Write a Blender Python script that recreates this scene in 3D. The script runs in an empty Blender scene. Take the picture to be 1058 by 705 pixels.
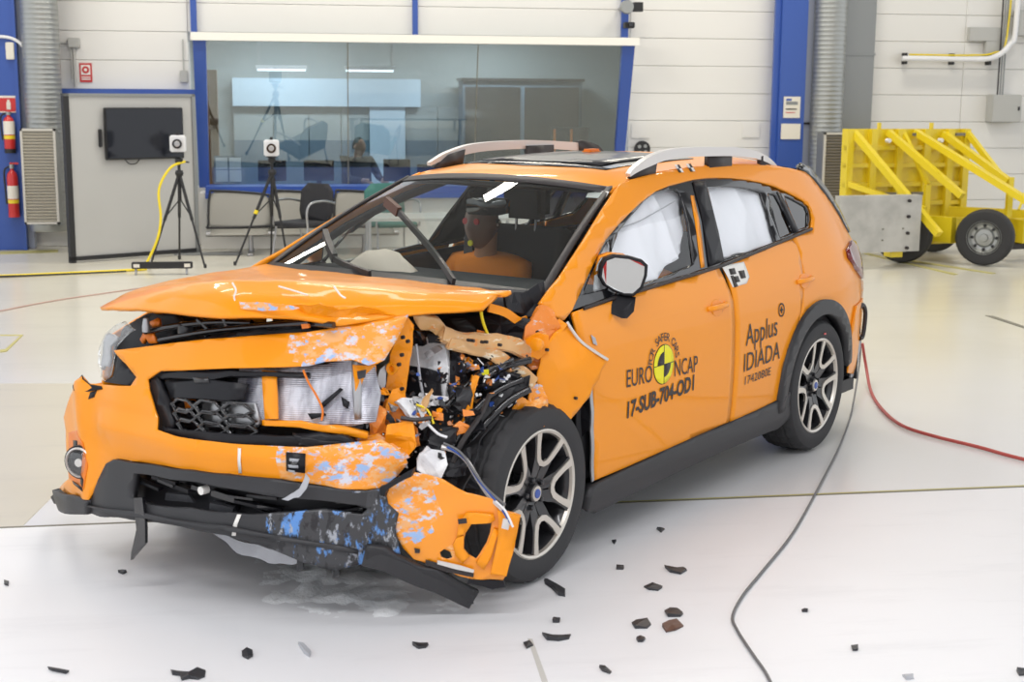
import bpy, bmesh, math, random
from mathutils import Vector, Matrix, noise
from mathutils.geometry import tessellate_polygon
random.seed(7)
SC = bpy.context.scene
COL = SC.collection
PI = math.pi

# ---------------------------------------------------------------- camera
cam = bpy.data.objects.new('camera', bpy.data.cameras.new('camera'))
COL.objects.link(cam)
cr, cu, cf = Vector((0.9891, -0.1471, 0.00705)), Vector((0.01878, 0.17346, 0.98466)), Vector((0.14606, 0.97379, -0.17434))
mw = Matrix((cr, cu, -cf)).transposed().to_4x4()
mw.translation = (0, 0, 1.83)
cam.matrix_world = mw
cam.data.sensor_width = 36
cam.data.lens = 1445 / 1058 * 36
cam.data.clip_end = 200
cam.data.dof.use_dof = True
cam.data.dof.focus_distance = 6.6
cam.data.dof.aperture_fstop = 4.5
SC.camera = cam

# ---------------------------------------------------------------- world, lamps, exposure
wd = bpy.data.worlds.new('hall_fill_light')  # even soft fill added all round the open-sided hall
SC.world = wd
wd.use_nodes = True
wd.node_tree.nodes['Background'].inputs[0].default_value = (0.93, 0.96, 1.0, 1)
wd.node_tree.nodes['Background'].inputs[1].default_value = 0.95
SC.view_settings.view_transform = 'Standard'
SC.view_settings.look = 'None'
SC.view_settings.gamma = 1
SC.view_settings.use_curve_mapping = False
SC.view_settings.exposure = 0.4

def area(name, loc, sx, sy, power, rot=(0, 0, 0), col=(1, 1, 1)):
    l = bpy.data.lights.new(name, 'AREA')
    l.shape = 'RECTANGLE'; l.size = sx; l.size_y = sy; l.energy = power; l.color = col
    o = bpy.data.objects.new(name, l); COL.objects.link(o)
    o.location = loc; o.rotation_euler = rot
    return o
for ly, px in ((0.4, 98), (4.0, 14), (8.0, 40)):
    for lx, k in ((-2.4, 1.25), (0.6, 1.0), (3.4, .5)):
        area('ceiling_lamp', (lx, ly, 6.2), 2.6, 0.6, px * k, col=(1, .99, 1.0))
for ly, px in ((11.5, 82), (14.8, 105)):
    for lx in (-4, 1, 6):
        area('ceiling_lamp', (lx, ly, 6.8), 2.2, 0.4, px, col=(1, .94, .82))
area('control_room_lamp', (-0.3, 19.3, 2.75), 1.2, 0.25, 50, col=(.97, .99, 1))
area('control_room_lamp', (2.6, 19.3, 2.75), 1.2, 0.25, 50, col=(.97, .99, 1))

# ---------------------------------------------------------------- materials
def nmat(name, col, rough=.5, metal=0, coat=0, spec=.5, bump=0, bscale=60, var=0, vscale=8, vcol=None, emit=0):
    m = bpy.data.materials.new(name); m.use_nodes = True
    t = m.node_tree; b = t.nodes['Principled BSDF']
    b.inputs['Base Color'].default_value = (*col, 1)
    b.inputs['Roughness'].default_value = rough
    b.inputs['Metallic'].default_value = metal
    b.inputs['Coat Weight'].default_value = coat
    b.inputs['Coat Roughness'].default_value = .04
    b.inputs['Specular IOR Level'].default_value = spec
    tc = None
    if bump or var:
        tc = t.nodes.new('ShaderNodeTexCoord')
    if var:
        n = t.nodes.new('ShaderNodeTexNoise'); n.inputs['Scale'].default_value = vscale; n.inputs['Detail'].default_value = 5
        t.links.new(tc.outputs['Object'], n.inputs['Vector'])
        r = t.nodes.new('ShaderNodeValToRGB')
        r.color_ramp.elements[0].position = .35; r.color_ramp.elements[1].position = .65
        c2 = vcol or tuple(min(1, c * (1 + var)) for c in col)
        r.color_ramp.elements[0].color = (*[c * (1 - var) for c in col], 1) if not vcol else (*col, 1)
        r.color_ramp.elements[1].color = (*c2, 1)
        t.links.new(n.outputs['Fac'], r.inputs['Fac']); t.links.new(r.outputs['Color'], b.inputs['Base Color'])
    if bump:
        n = t.nodes.new('ShaderNodeTexNoise'); n.inputs['Scale'].default_value = bscale; n.inputs['Detail'].default_value = 3
        t.links.new(tc.outputs['Object'], n.inputs['Vector'])
        bp = t.nodes.new('ShaderNodeBump'); bp.inputs['Strength'].default_value = bump; bp.inputs['Distance'].default_value = .01
        t.links.new(n.outputs['Fac'], bp.inputs['Height']); t.links.new(bp.outputs['Normal'], b.inputs['Normal'])
    if emit:
        b.inputs['Emission Color'].default_value = (*col, 1); b.inputs['Emission Strength'].default_value = emit
    return m

def glassmat(name, tint=(.9, .95, .93), base=.04, rough=0.0):
    m = bpy.data.materials.new(name); m.use_nodes = True
    t = m.node_tree; t.nodes.clear()
    out = t.nodes.new('ShaderNodeOutputMaterial'); mix = t.nodes.new('ShaderNodeMixShader')
    tr = t.nodes.new('ShaderNodeBsdfTransparent'); gl = t.nodes.new('ShaderNodeBsdfGlossy')
    geo = t.nodes.new('ShaderNodeNewGeometry'); dt = t.nodes.new('ShaderNodeVectorMath'); dt.operation = 'DOT_PRODUCT'
    t.links.new(geo.outputs['Incoming'], dt.inputs[0]); t.links.new(geo.outputs['Normal'], dt.inputs[1])
    def mt(op, a, b=None):                                # Schlick reflectance, the same from both sides of a thin pane
        n = t.nodes.new('ShaderNodeMath'); n.operation = op; n.use_clamp = op == 'ADD'
        for i, v in enumerate((a, b)):
            if v is None: continue
            if isinstance(v, (int, float)): n.inputs[i].default_value = v
            else: t.links.new(v, n.inputs[i])
        return n.outputs[0]
    ad_ = mt('ADD', mt('MULTIPLY', mt('POWER', mt('SUBTRACT', 1.0, mt('ABSOLUTE', dt.outputs['Value'])), 5.0), .9), .06 + base)
    tr.inputs[0].default_value = (*tint, 1); gl.inputs[0].default_value = (1, 1, 1, 1); gl.inputs['Roughness'].default_value = rough
    t.links.new(ad_, mix.inputs[0])
    t.links.new(tr.outputs[0], mix.inputs[1]); t.links.new(gl.outputs[0], mix.inputs[2]); t.links.new(mix.outputs[0], out.inputs[0])
    return m

def scuffmat(name, base, marks, coverage=.5, scale=7, rough=.3, coat=.6, stretch=(1, 1, 2.2), metal=0):
    """paint with transferred marks: noise patches of other paints rubbed onto it"""
    m = nmat(name, base, rough, metal, coat)
    t = m.node_tree; b = t.nodes['Principled BSDF']
    tc = t.nodes.new('ShaderNodeTexCoord'); mp = t.nodes.new('ShaderNodeMapping'); mp.inputs['Scale'].default_value = stretch
    t.links.new(tc.outputs['Object'], mp.inputs['Vector'])
    prev = None
    for k, (mc, th) in enumerate(marks):
        mp2 = t.nodes.new('ShaderNodeMapping'); mp2.inputs['Location'].default_value = (3.1 * k, 1.7 * k, .9 * k)
        t.links.new(mp.outputs[0], mp2.inputs['Vector'])
        n = t.nodes.new('ShaderNodeTexNoise'); n.inputs['Scale'].default_value = scale * (1 + .35 * k); n.inputs['Detail'].default_value = 9
        n.inputs['Roughness'].default_value = .68
        t.links.new(mp2.outputs[0], n.inputs['Vector'])
        r = t.nodes.new('ShaderNodeValToRGB')
        r.color_ramp.elements[0].position = th; r.color_ramp.elements[1].position = th + .05
        t.links.new(n.outputs['Fac'], r.inputs['Fac'])
        mx = t.nodes.new('ShaderNodeMix'); mx.data_type = 'RGBA'
        t.links.new(r.outputs['Color'], mx.inputs['Factor'])
        if prev is None: mx.inputs[6].default_value = (*base, 1)
        else: t.links.new(prev, mx.inputs[6])
        mx.inputs[7].default_value = (*mc, 1)
        prev = mx.outputs[2]
    t.links.new(prev, b.inputs['Base Color'])
    return m

ORANGE = (.90, .305, .006)
BLUEM = (.30, .46, .74); PALE = (.62, .62, .70)
M = {}
M['paint'] = nmat('orange_car_paint', ORANGE, .38, .0, .38, .2)
M['scuff'] = scuffmat('scuffed_orange_paint', ORANGE, [((.84, .40, .13), .50), (BLUEM, .545), (PALE, .55)], scale=11, stretch=(1, 1, 1.7))
M['lightscuff'] = scuffmat('lightly_scuffed_orange_paint', ORANGE, [(PALE, .66), ((.9, .5, .2), .63)], scale=5)
M['primer'] = scuffmat('beige_orange_primer_steel', (.62, .36, .15), [((.74, .26, .04), .56), ((.72, .62, .46), .57)], scale=9, coat=.2)
M['torn'] = scuffmat('torn_orange_metal', (.80, .24, .025), [((.62, .60, .60), .60), ((.09, .07, .06), .66), ((.85, .42, .12), .6)], scale=14, coat=.3)
M['black'] = nmat('black_plastic', (.010, .010, .013), .42, spec=.3)
M['cladding'] = nmat('grey_black_cladding', (.026, .026, .029), .5, bump=.06, bscale=300)
M['scufflip'] = scuffmat('scuffed_black_bumper', (.04, .041, .045), [((.10, .26, .60), .53), ((.34, .36, .40), .56), ((.012, .012, .015), .53)], scale=13, rough=.45, coat=.1, stretch=(1, 1.3, .6))
M['gloss'] = nmat('gloss_black', (.008, .008, .01), .12, coat=.5)
M['rubber'] = nmat('tyre_rubber', (.03, .03, .032), .72, bump=.1, bscale=200)
M['machined'] = nmat('machined_alloy', (.62, .58, .52), .35, .75)
M['darkalloy'] = nmat('black_alloy', (.022, .022, .025), .32, .2, .4)
M['steel'] = nmat('bare_steel', (.42, .42, .43), .38, .9)
M['silver'] = nmat('silver_satin', (.66, .63, .60), .35, .35)
M['railpink'] = nmat('satin_rail', (.60, .585, .57), .38, .35)
M['glass'] = glassmat('windscreen_glass', (.80, .85, .84), .01)
M['sideglass'] = glassmat('side_glass', (.965, .975, .98), .0)
M['darkglass'] = glassmat('dark_glass', (.10, .10, .12), .06)
M['lens'] = glassmat('clear_lens', (.88, .88, .88), .04, .03)
M['controlglass'] = glassmat('control_room_glass', (.72, .80, .83), .04)
M['hallceiling'] = nmat('hall_ceiling', (.30, .30, .30), .8)
M['airbag'] = nmat('white_airbag_cloth', (.88, .89, .93), .85, bump=.25, bscale=14)
M['pinkcable'] = nmat('pale_red_cable', (.50, .33, .28), .5)
M['beigebag'] = nmat('beige_airbag_cloth', (.86, .72, .60), .85, bump=.2, bscale=20)
M['interior'] = nmat('dark_interior', (.022, .024, .028), .7)
M['seat'] = nmat('grey_seat_cloth', (.06, .06, .066), .85)
M['white'] = nmat('white_plastic', (.78, .78, .80), .45)
M['whitemess'] = nmat('white_foam', (.86, .87, .90), .6, bump=.4, bscale=40, var=.15, vscale=14)
M['whitepaint'] = nmat('white_paint_line', (.8, .78, .74), .5)
M['yellow'] = nmat('yellow_paint', (.78, .60, .015), .4, coat=.3)
M['signyellow'] = nmat('yellow_marker', (.85, .78, .01), .5)
M['decal'] = nmat('dark_lettering', (.025, .02, .02), .5)
M['red'] = nmat('red_paint', (.55, .02, .02), .35, coat=.3)
M['redlens'] = nmat('red_lamp_lens', (.16, .006, .012), .12, coat=.8)
M['blue'] = nmat('blue_steel_paint', (.030, .085, .36), .4, coat=.2)
M['bluepale'] = nmat('pale_blue_steel', (.40, .44, .55), .5)
M['galv'] = nmat('galvanised_duct', (.36, .37, .36), .42, .75)
M['galvflat'] = nmat('grey_duct_sheet', (.27, .28, .28), .45, .5)
M['louver'] = nmat('grey_louver', (.40, .37, .31), .6)
M['louverdark'] = nmat('brown_grey_louver', (.20, .18, .155), .6)
M['frame'] = nmat('louver_frame', (.55, .53, .49), .5)
M['wall'] = nmat('white_sandwich_panel', (.735, .725, .70), .55)
M['wallB'] = nmat('white_low_wall', (.74, .73, .70), .6)
M['board'] = nmat('grey_board', (.45, .45, .44), .55)
M['screen'] = nmat('screen_black', (.006, .007, .012), .1)
M['cream'] = nmat('cream_beam', (.82, .80, .74), .5)
M['greyplastic'] = nmat('grey_plastic', (.45, .45, .43), .5)
M['tripod'] = nmat('tripod_black', (.015, .015, .017), .5)
M['alu'] = nmat('aluminium_block', (.47, .46, .43), .5, .25, var=.12, vscale=5)
M['paper'] = nmat('printed_paper', (.74, .70, .62), .6)
M['wood'] = nmat('brown_curtain_board', (.23, .12, .06), .6)
M['roomwall'] = nmat('control_room_wall', (.36, .385, .385), .8)
M['roomdark'] = nmat('control_room_dark_panel', (.14, .19, .24), .8)
M['roomlight'] = nmat('control_room_pale_board', (.56, .66, .76), .6)
M['roomceil'] = nmat('control_room_ceiling', (.40, .42, .38), .8)
M['skin'] = nmat('skin', (.42, .24, .17), .6)
M['dummyskin'] = nmat('dummy_vinyl', (.26, .17, .135), .5)
M['dummyneck'] = nmat('dummy_neck_vinyl', (.50, .24, .12), .55)
M['shirt'] = nmat('orange_shirt', (.85, .25, .012), .8, bump=.2, bscale=30)
M['darkcloth'] = nmat('dark_cloth', (.03, .03, .035), .85)
M['hair'] = nmat('dark_hair', (.012, .010, .009), .6)
M['teal'] = nmat('teal_cloth', (.05, .17, .15), .8)
M['mirror'] = nmat('mirror_glass', (.8, .8, .8), .03, 1.0)
M['mesh'] = nmat('perforated_steel', (.30, .29, .26), .55, .1)
M['cablegrey'] = nmat('grey_cable', (.13, .13, .135), .5)
M['cablered'] = nmat('red_hose', (.42, .07, .06), .5)
M['cableyellow'] = nmat('yellow_cable', (.85, .66, .02), .5)
M['shard'] = nmat('grey_black_shard', (.03, .031, .036), .45)
M['shardbrown'] = nmat('rusty_shard', (.10, .045, .03), .5)
M['shardgrey'] = nmat('pale_grey_shard', (.42, .43, .46), .5)
M['bulb'] = nmat('tube_light', (.95, .98, 1), .5, emit=2.2)
M['orangeplastic'] = nmat('orange_inner_plastic', (.80, .20, .01), .4)
def radiator_mat():
    m = nmat('radiator_fins', (.50, .50, .55), .42, .55)
    t = m.node_tree; b = t.nodes['Principled BSDF']
    tc = t.nodes.new('ShaderNodeTexCoord')
    n = t.nodes.new('ShaderNodeTexNoise'); n.inputs['Scale'].default_value = 9; n.inputs['Detail'].default_value = 8
    mp = t.nodes.new('ShaderNodeMapping'); mp.inputs['Scale'].default_value = (1, 2.5, .7)
    t.links.new(tc.outputs['Object'], mp.inputs['Vector']); t.links.new(mp.outputs[0], n.inputs['Vector'])
    r = t.nodes.new('ShaderNodeValToRGB'); r.color_ramp.elements[0].color = (.20, .20, .25, 1); r.color_ramp.elements[1].color = (.72, .73, .80, 1)
    r.color_ramp.elements[0].position = .35; r.color_ramp.elements[1].position = .62
    t.links.new(n.outputs['Fac'], r.inputs['Fac']); t.links.new(r.outputs['Color'], b.inputs['Base Color'])
    w = t.nodes.new('ShaderNodeTexWave'); w.inputs['Scale'].default_value = 45; w.bands_direction = 'Z'
    t.links.new(tc.outputs['Object'], w.inputs['Vector'])
    bp = t.nodes.new('ShaderNodeBump'); bp.inputs['Strength'].default_value = .5; bp.inputs['Distance'].default_value = .004
    t.links.new(w.outputs['Fac'], bp.inputs['Height']); t.links.new(bp.outputs['Normal'], b.inputs['Normal'])
    return m
M['radiator'] = radiator_mat()

def floormat(name, c1, c2, stain, rough):
    m = nmat(name, c1, rough)
    t = m.node_tree; b = t.nodes['Principled BSDF']
    tc = t.nodes.new('ShaderNodeTexCoord')
    n = t.nodes.new('ShaderNodeTexNoise'); n.inputs['Scale'].default_value = .7; n.inputs['Detail'].default_value = 6
    t.links.new(tc.outputs['Object'], n.inputs['Vector'])
    r = t.nodes.new('ShaderNodeValToRGB'); r.color_ramp.elements[0].color = (*c1, 1); r.color_ramp.elements[1].color = (*c2, 1)
    r.color_ramp.elements[0].position = .35; r.color_ramp.elements[1].position = .65
    t.links.new(n.outputs['Fac'], r.inputs['Fac'])
    mp = t.nodes.new('ShaderNodeMapping'); mp.inputs['Scale'].default_value = (.55, 3.2, 1); mp.inputs['Rotation'].default_value = (0, 0, .06)
    t.links.new(tc.outputs['Object'], mp.inputs['Vector'])
    n2 = t.nodes.new('ShaderNodeTexNoise'); n2.inputs['Scale'].default_value = 1.6; n2.inputs['Detail'].default_value = 9; n2.inputs['Roughness'].default_value = .7
    t.links.new(mp.outputs[0], n2.inputs['Vector'])
    r2 = t.nodes.new('ShaderNodeValToRGB'); r2.color_ramp.elements[0].position = .54; r2.color_ramp.elements[1].position = .75
    r2.color_ramp.elements[1].color = (.55, .55, .55, 1)
    t.links.new(n2.outputs['Fac'], r2.inputs['Fac'])
    mx = t.nodes.new('ShaderNodeMix'); mx.data_type = 'RGBA'
    t.links.new(r2.outputs['Color'], mx.inputs['Factor']); t.links.new(r.outputs['Color'], mx.inputs[6]); mx.inputs[7].default_value = (*stain, 1)
    t.links.new(mx.outputs[2], b.inputs['Base Color'])
    return m
M['floorcream'] = floormat('cream_resin_floor', (.64, .61, .53), (.68, .655, .57), (.55, .53, .47), .22)
M['floortan'] = floormat('tan_resin_floor', (.60, .56, .46), (.64, .60, .50), (.52, .49, .42), .3)
def lit_floor():  # near floor whitened: the lamp-lit brightness is put into the base colour
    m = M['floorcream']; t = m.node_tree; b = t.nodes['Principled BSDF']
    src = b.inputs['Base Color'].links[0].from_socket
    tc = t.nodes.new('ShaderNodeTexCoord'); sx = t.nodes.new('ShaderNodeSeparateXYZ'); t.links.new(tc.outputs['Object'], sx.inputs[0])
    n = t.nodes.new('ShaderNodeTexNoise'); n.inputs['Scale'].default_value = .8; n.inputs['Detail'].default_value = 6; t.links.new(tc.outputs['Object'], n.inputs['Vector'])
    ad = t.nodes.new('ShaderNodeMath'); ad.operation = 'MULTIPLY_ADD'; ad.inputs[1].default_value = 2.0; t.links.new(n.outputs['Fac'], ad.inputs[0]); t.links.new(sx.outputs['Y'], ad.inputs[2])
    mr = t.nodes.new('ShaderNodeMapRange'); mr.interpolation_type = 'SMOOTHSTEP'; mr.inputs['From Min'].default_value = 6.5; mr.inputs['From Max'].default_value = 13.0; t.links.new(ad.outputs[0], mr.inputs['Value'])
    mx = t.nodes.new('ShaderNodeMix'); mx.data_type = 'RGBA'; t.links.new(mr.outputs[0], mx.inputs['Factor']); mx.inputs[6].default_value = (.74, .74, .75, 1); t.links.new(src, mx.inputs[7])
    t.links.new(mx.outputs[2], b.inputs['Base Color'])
lit_floor()
M['floorwhite'] = floormat('white_painted_floor', (.74, .74, .755), (.78, .78, .80), (.64, .64, .66), .45)
M['crumbs'] = nmat('white_glass_crumbs', (.80, .82, .84), .75, bump=.35, bscale=60, var=.3, vscale=5, vcol=(.93, .94, .95))
M['faintjoint'] = nmat('faint_joint', (.52, .51, .48), .6)
M['joint'] = nmat('joint_grime', (.20, .19, .15), .6)
M['tapeyellow'] = nmat('worn_yellow_line', (.46, .42, .16), .6)

# ---------------------------------------------------------------- helpers
def link(name, me, mat=None, parent=None, smooth=False):
    o = bpy.data.objects.new(name, me); COL.objects.link(o)
    if mat is not None: me.materials.append(M[mat] if isinstance(mat, str) else mat)
    if parent is not None: o.parent = parent
    if smooth:
        for p in me.polygons: p.use_smooth = True
    return o

def obj(name, bm, mat, parent=None, smooth=False, sharp=None):
    me = bpy.data.meshes.new(name)
    bm.normal_update(); bm.to_mesh(me); bm.free()
    o = link(name, me, mat, parent, smooth)
    if smooth and sharp: me.set_sharp_from_angle(angle=math.radians(sharp))
    return o

def thing(name, label, cat, loc=(0, 0, 0), rz=0, group=None):
    o = bpy.data.objects.new(name, None); COL.objects.link(o)
    o.empty_display_size = .1
    o.location = loc; o.rotation_euler = (0, 0, rz)
    o['label'] = label; o['category'] = cat
    if group: o['group'] = group
    return o

def tag(o, label, cat, group=None):
    o['label'] = label; o['category'] = cat
    if group: o['group'] = group
    return o

def struct(o): o['kind'] = 'structure'; return o

def dup(root, loc, rz=0, label=None):
    r = root.copy(); COL.objects.link(r); r.location = loc; r.rotation_euler = (0, 0, rz)
    if label: r['label'] = label
    for ch in list(root.children):
        c = ch.copy(); COL.objects.link(c); c.parent = r
        for g in ch.children:
            d = g.copy(); COL.objects.link(d); d.parent = c
    return r

def addbox(bm, x0, x1, y0, y1, z0, z1, mat=None):
    v = [bm.verts.new((x, y, z)) for x in (x0, x1) for y in (y0, y1) for z in (z0, z1)]
    if mat is not None:
        for a in v: a.co = mat @ a.co
    for f in ((0, 1, 3, 2), (4, 6, 7, 5), (0, 4, 5, 1), (2, 3, 7, 6), (0, 2, 6, 4), (1, 5, 7, 3)):
        bm.faces.new([v[i] for i in f])
    return bm

def box(name, x0, x1, y0, y1, z0, z1, mat, parent=None, bev=0):
    bm = bmesh.new(); addbox(bm, x0, x1, y0, y1, z0, z1)
    if bev: bmesh.ops.bevel(bm, geom=bm.edges[:], offset=bev, segments=2, affect='EDGES')
    bmesh.ops.recalc_face_normals(bm, faces=bm.faces[:])
    return obj(name, bm, mat, parent)

def spline(pts, n=6, closed=False):
    P = [Vector(p) for p in pts]; out = []
    N = len(P)
    for i in range(N if closed else N - 1):
        g = lambda k: P[k % N] if closed else P[max(0, min(N - 1, k))]
        a, b, c, d = g(i - 1), g(i), g(i + 1), g(i + 2)
        for k in range(n):
            t = k / n
            out.append(.5 * ((2 * b) + (c - a) * t + (2 * a - 5 * b + 4 * c - d) * t * t + (3 * b - a - 3 * c + d) * t ** 3))
    if not closed: out.append(P[-1])
    return out

def addtube(bm, pts, r, seg=8, cap=True, rect=None, up=None, ends=None):
    P = [Vector(p) for p in pts]; rings = []
    n = len(P); prevN = None
    for i, p in enumerate(P):
        d = (P[min(i + 1, n - 1)] - P[max(i - 1, 0)]).normalized()
        if prevN is None:
            u = Vector(up) if up else (Vector((0, 0, 1)) if abs(d.z) < .9 else Vector((1, 0, 0)))
        else: u = prevN
        u = (u - d * u.dot(d)).normalized(); prevN = u
        w = d.cross(u)
        rr = r[i] if isinstance(r, (list, tuple)) else r
        if rect:
            k_ = 1 if not ends else ends + (1 - ends) * min(1, 4 * i / n, 4 * (n - 1 - i) / n)
            ring = [bm.verts.new(p + w * a * rect[0] * (.5 + .5 * k_) + u * b * rect[1] * k_) for a, b in ((-1, -1), (1, -1), (1, 1), (-1, 1))]
        else:
            ring = [bm.verts.new(p + (w * math.cos(2 * PI * k / seg) + u * math.sin(2 * PI * k / seg)) * rr) for k in range(seg)]
        rings.append(ring)
    m = len(rings[0])
    for i in range(n - 1):
        for k in range(m):
            bm.faces.new((rings[i][k], rings[i][(k + 1) % m], rings[i + 1][(k + 1) % m], rings[i + 1][k]))
    if cap:
        bm.faces.new(rings[0][::-1]); bm.faces.new(rings[-1])
    return bm

def tube(name, pts, r, mat, parent=None, seg=8, n=0, rect=None, up=None, ends=None):
    bm = bmesh.new(); addtube(bm, spline(pts, n) if n else pts, r, seg, True, rect, up, ends)
    bmesh.ops.recalc_face_normals(bm, faces=bm.faces[:])
    return obj(name, bm, mat, parent, smooth=not rect, sharp=50 if not rect else None)

def lathe(bm, prof, seg=32, axis='Z', closed=False, mod=None, cap=True):
    """prof: list of (r, h); spun about the axis"""
    rings = []
    for j, (r, h) in enumerate(prof):
        ring = []
        for k in range(seg):
            a = 2 * PI * k / seg
            rr = r + (mod(j, k) if mod else 0)
            c, s = rr * math.cos(a), rr * math.sin(a)
            co = (c, s, h) if axis == 'Z' else ((c, h, s) if axis == 'Y' else (h, c, s))
            ring.append(bm.verts.new(co))
        rings.append(ring)
    for j in range(len(prof) - (0 if closed else 1)):
        A_, B_ = rings[j], rings[(j + 1) % len(prof)]
        for k in range(seg):
            bm.faces.new((A_[k], A_[(k + 1) % seg], B_[(k + 1) % seg], B_[k]))
    if not closed and cap:
        if prof[0][0] > 1e-5: bm.faces.new(rings[0])
        if prof[-1][0] > 1e-5: bm.faces.new(rings[-1][::-1])
    bmesh.ops.remove_doubles(bm, verts=bm.verts[:], dist=1e-6)
    bmesh.ops.recalc_face_normals(bm, faces=bm.faces[:])
    return bm

def lathe_obj(name, prof, mat, parent=None, loc=(0, 0, 0), seg=24, axis='Z', sharp=35):
    o = obj(name, lathe(bmesh.new(), prof, seg, axis), mat, parent, True, sharp); o.location = loc; return o

def panel(name, outer, fn, mat, parent=None, holes=(), step=.06, thick=.012, out=None, smooth=True, noise_amp=0, nscale=8, seed=0, sharp=None):
    """outline in a 2-D parameter plane, cut into a lattice and carried onto a surface fn(u, v) -> point"""
    loops = [[Vector((p[0], p[1], 0)) for p in outer]] + [[Vector((p[0], p[1], 0)) for p in h] for h in holes]
    flat = [p for l in loops for p in l]
    bm = bmesh.new(); vs = [bm.verts.new(p) for p in flat]
    for t in tessellate_polygon(loops):
        if len(set(t)) == 3:
            try: bm.faces.new([vs[i] for i in t])
            except ValueError: pass
    if step:
        for ax in (0, 1):
            lo, hi = min(p[ax] for p in flat), max(p[ax] for p in flat)
            k = math.floor(lo / step) + 1
            while k * step < hi:
                no = (1, 0, 0) if ax == 0 else (0, 1, 0)
                bmesh.ops.bisect_plane(bm, geom=bm.verts[:] + bm.edges[:] + bm.faces[:], dist=1e-6, plane_co=(k * step, k * step, 0), plane_no=no)
                k += 1
    bmesh.ops.remove_doubles(bm, verts=bm.verts[:], dist=1e-5)
    cen = Vector((0, 0, 0))
    for v in bm.verts:
        p = Vector(fn(v.co.x, v.co.y))
        v.co = p; cen += p
    bm.normal_update()
    bmesh.ops.recalc_face_normals(bm, faces=bm.faces[:])
    if noise_amp:
        bm.normal_update()
        for v in bm.verts:
            q = v.co * nscale + Vector((seed, seed * 2.3, 0))
            v.co += Vector((noise.noise(q), noise.noise(q + Vector((9, 2, 4))), noise.noise(q + Vector((3, 7, 1))))) * noise_amp
        bm.normal_update()
    if out is not None:
        s = sum((f.normal.dot(Vector(out)) * f.calc_area() for f in bm.faces))
        if s < 0: bmesh.ops.reverse_faces(bm, faces=bm.faces[:])
    o = obj(name, bm, mat, parent, smooth, sharp)
    if thick:
        s = o.modifiers.new('thickness', 'SOLIDIFY'); s.thickness = thick; s.offset = -1
    return o

def sheet(name, pts, mat, parent=None, thick=.004, step=.05, amp=.006, nscale=14, seed=1, holes=(), out=(1, .6, .3), smooth=False, sharp=None):
    """crumpled sheet through 3-D outline points (best-fit plane, out-of-plane shape kept by inverse distance)"""
    P = [Vector(p) for p in pts]; c = sum(P, Vector()) / len(P)
    nrm = Vector()
    for i in range(len(P)): nrm += (P[i] - c).cross(P[(i + 1) % len(P)] - c)
    nrm.normalize()
    ux = (P[1] - P[0]); ux = (ux - nrm * ux.dot(nrm)).normalized(); uy = nrm.cross(ux)
    uv = [((p - c).dot(ux), (p - c).dot(uy)) for p in P]; hh = [(p - c).dot(nrm) for p in P]
    hv = [[((Vector(p) - c).dot(ux), (Vector(p) - c).dot(uy)) for p in h] for h in holes]
    def fn(u, v):
        sw = sh = 0
        for (a, b), h in zip(uv, hh):
            w = 1 / ((a - u) ** 2 + (b - v) ** 2 + 1e-6) ** 1.5
            sw += w; sh += w * h
        return c + ux * u + uy * v + nrm * (sh / sw)
    return panel(name, uv, fn, mat, parent, hv, step, thick, out, smooth, amp, nscale, seed, sharp)

def repaint(o, polys, co2, mat):
    """gives the faces lying inside one of the outlines a second paint"""
    def inside(p, poly):
        c = False
        for i in range(len(poly)):
            (x1, y1), (x2, y2) = poly[i - 1], poly[i]
            if (y1 > p[1]) != (y2 > p[1]) and p[0] < (x2 - x1) * (p[1] - y1) / (y2 - y1) + x1: c = not c
        return c
    o.data.materials.append(M[mat]); k = len(o.data.materials) - 1
    for f in o.data.polygons:
        if any(inside(co2(f.center), q) for q in polys): f.material_index = k

def skin(name, verts, edges, radii, mat, parent=None, root=0, sub=1):
    me = bpy.data.meshes.new(name); me.from_pydata(verts, edges, []); me.update()
    o = bpy.data.objects.new(name, me); COL.objects.link(o)
    if parent is not None: o.parent = parent
    md = o.modifiers.new('Skin', 'SKIN'); md.use_smooth_shade = True
    for i, r in enumerate(radii):
        me.skin_vertices[0].data[i].radius = (r, r) if not isinstance(r, tuple) else r
        me.skin_vertices[0].data[i].use_root = i == root
    s = o.modifiers.new('Subdivision', 'SUBSURF'); s.levels = sub; s.render_levels = sub
    dg = bpy.context.evaluated_depsgraph_get()
    m2 = bpy.data.meshes.new_from_object(o.evaluated_get(dg)); m2.name = name
    o.modifiers.clear(); o.data = m2; m2.materials.clear(); m2.materials.append(M[mat])
    for p in m2.polygons: p.use_smooth = True
    return o

def lettering(name, text, size, fn, mat, parent, align='LEFT', extent=None, bold=0, curve=None):
    """flat lettering carried onto a surface: fn(u, v) -> point; extent stretches the word to a given width"""
    cu_ = bpy.data.curves.new(name, 'FONT'); cu_.body = text; cu_.size = size; cu_.align_x = align; cu_.offset = bold
    cu_.resolution_u = 3
    t = bpy.data.objects.new(name, cu_); COL.objects.link(t)
    dg = bpy.context.evaluated_depsgraph_get()
    me = bpy.data.meshes.new_from_object(t.evaluated_get(dg)); me.name = name
    bpy.data.objects.remove(t)
    if extent:
        lo, hi = min(v.co.x for v in me.vertices), max(v.co.x for v in me.vertices)
        for v in me.vertices: v.co.x = (v.co.x - lo) * extent / (hi - lo)
    for v in me.vertices: v.co = fn(v.co.x, v.co.y)
    me.materials.clear()
    return link(name, me, mat, parent)

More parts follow.
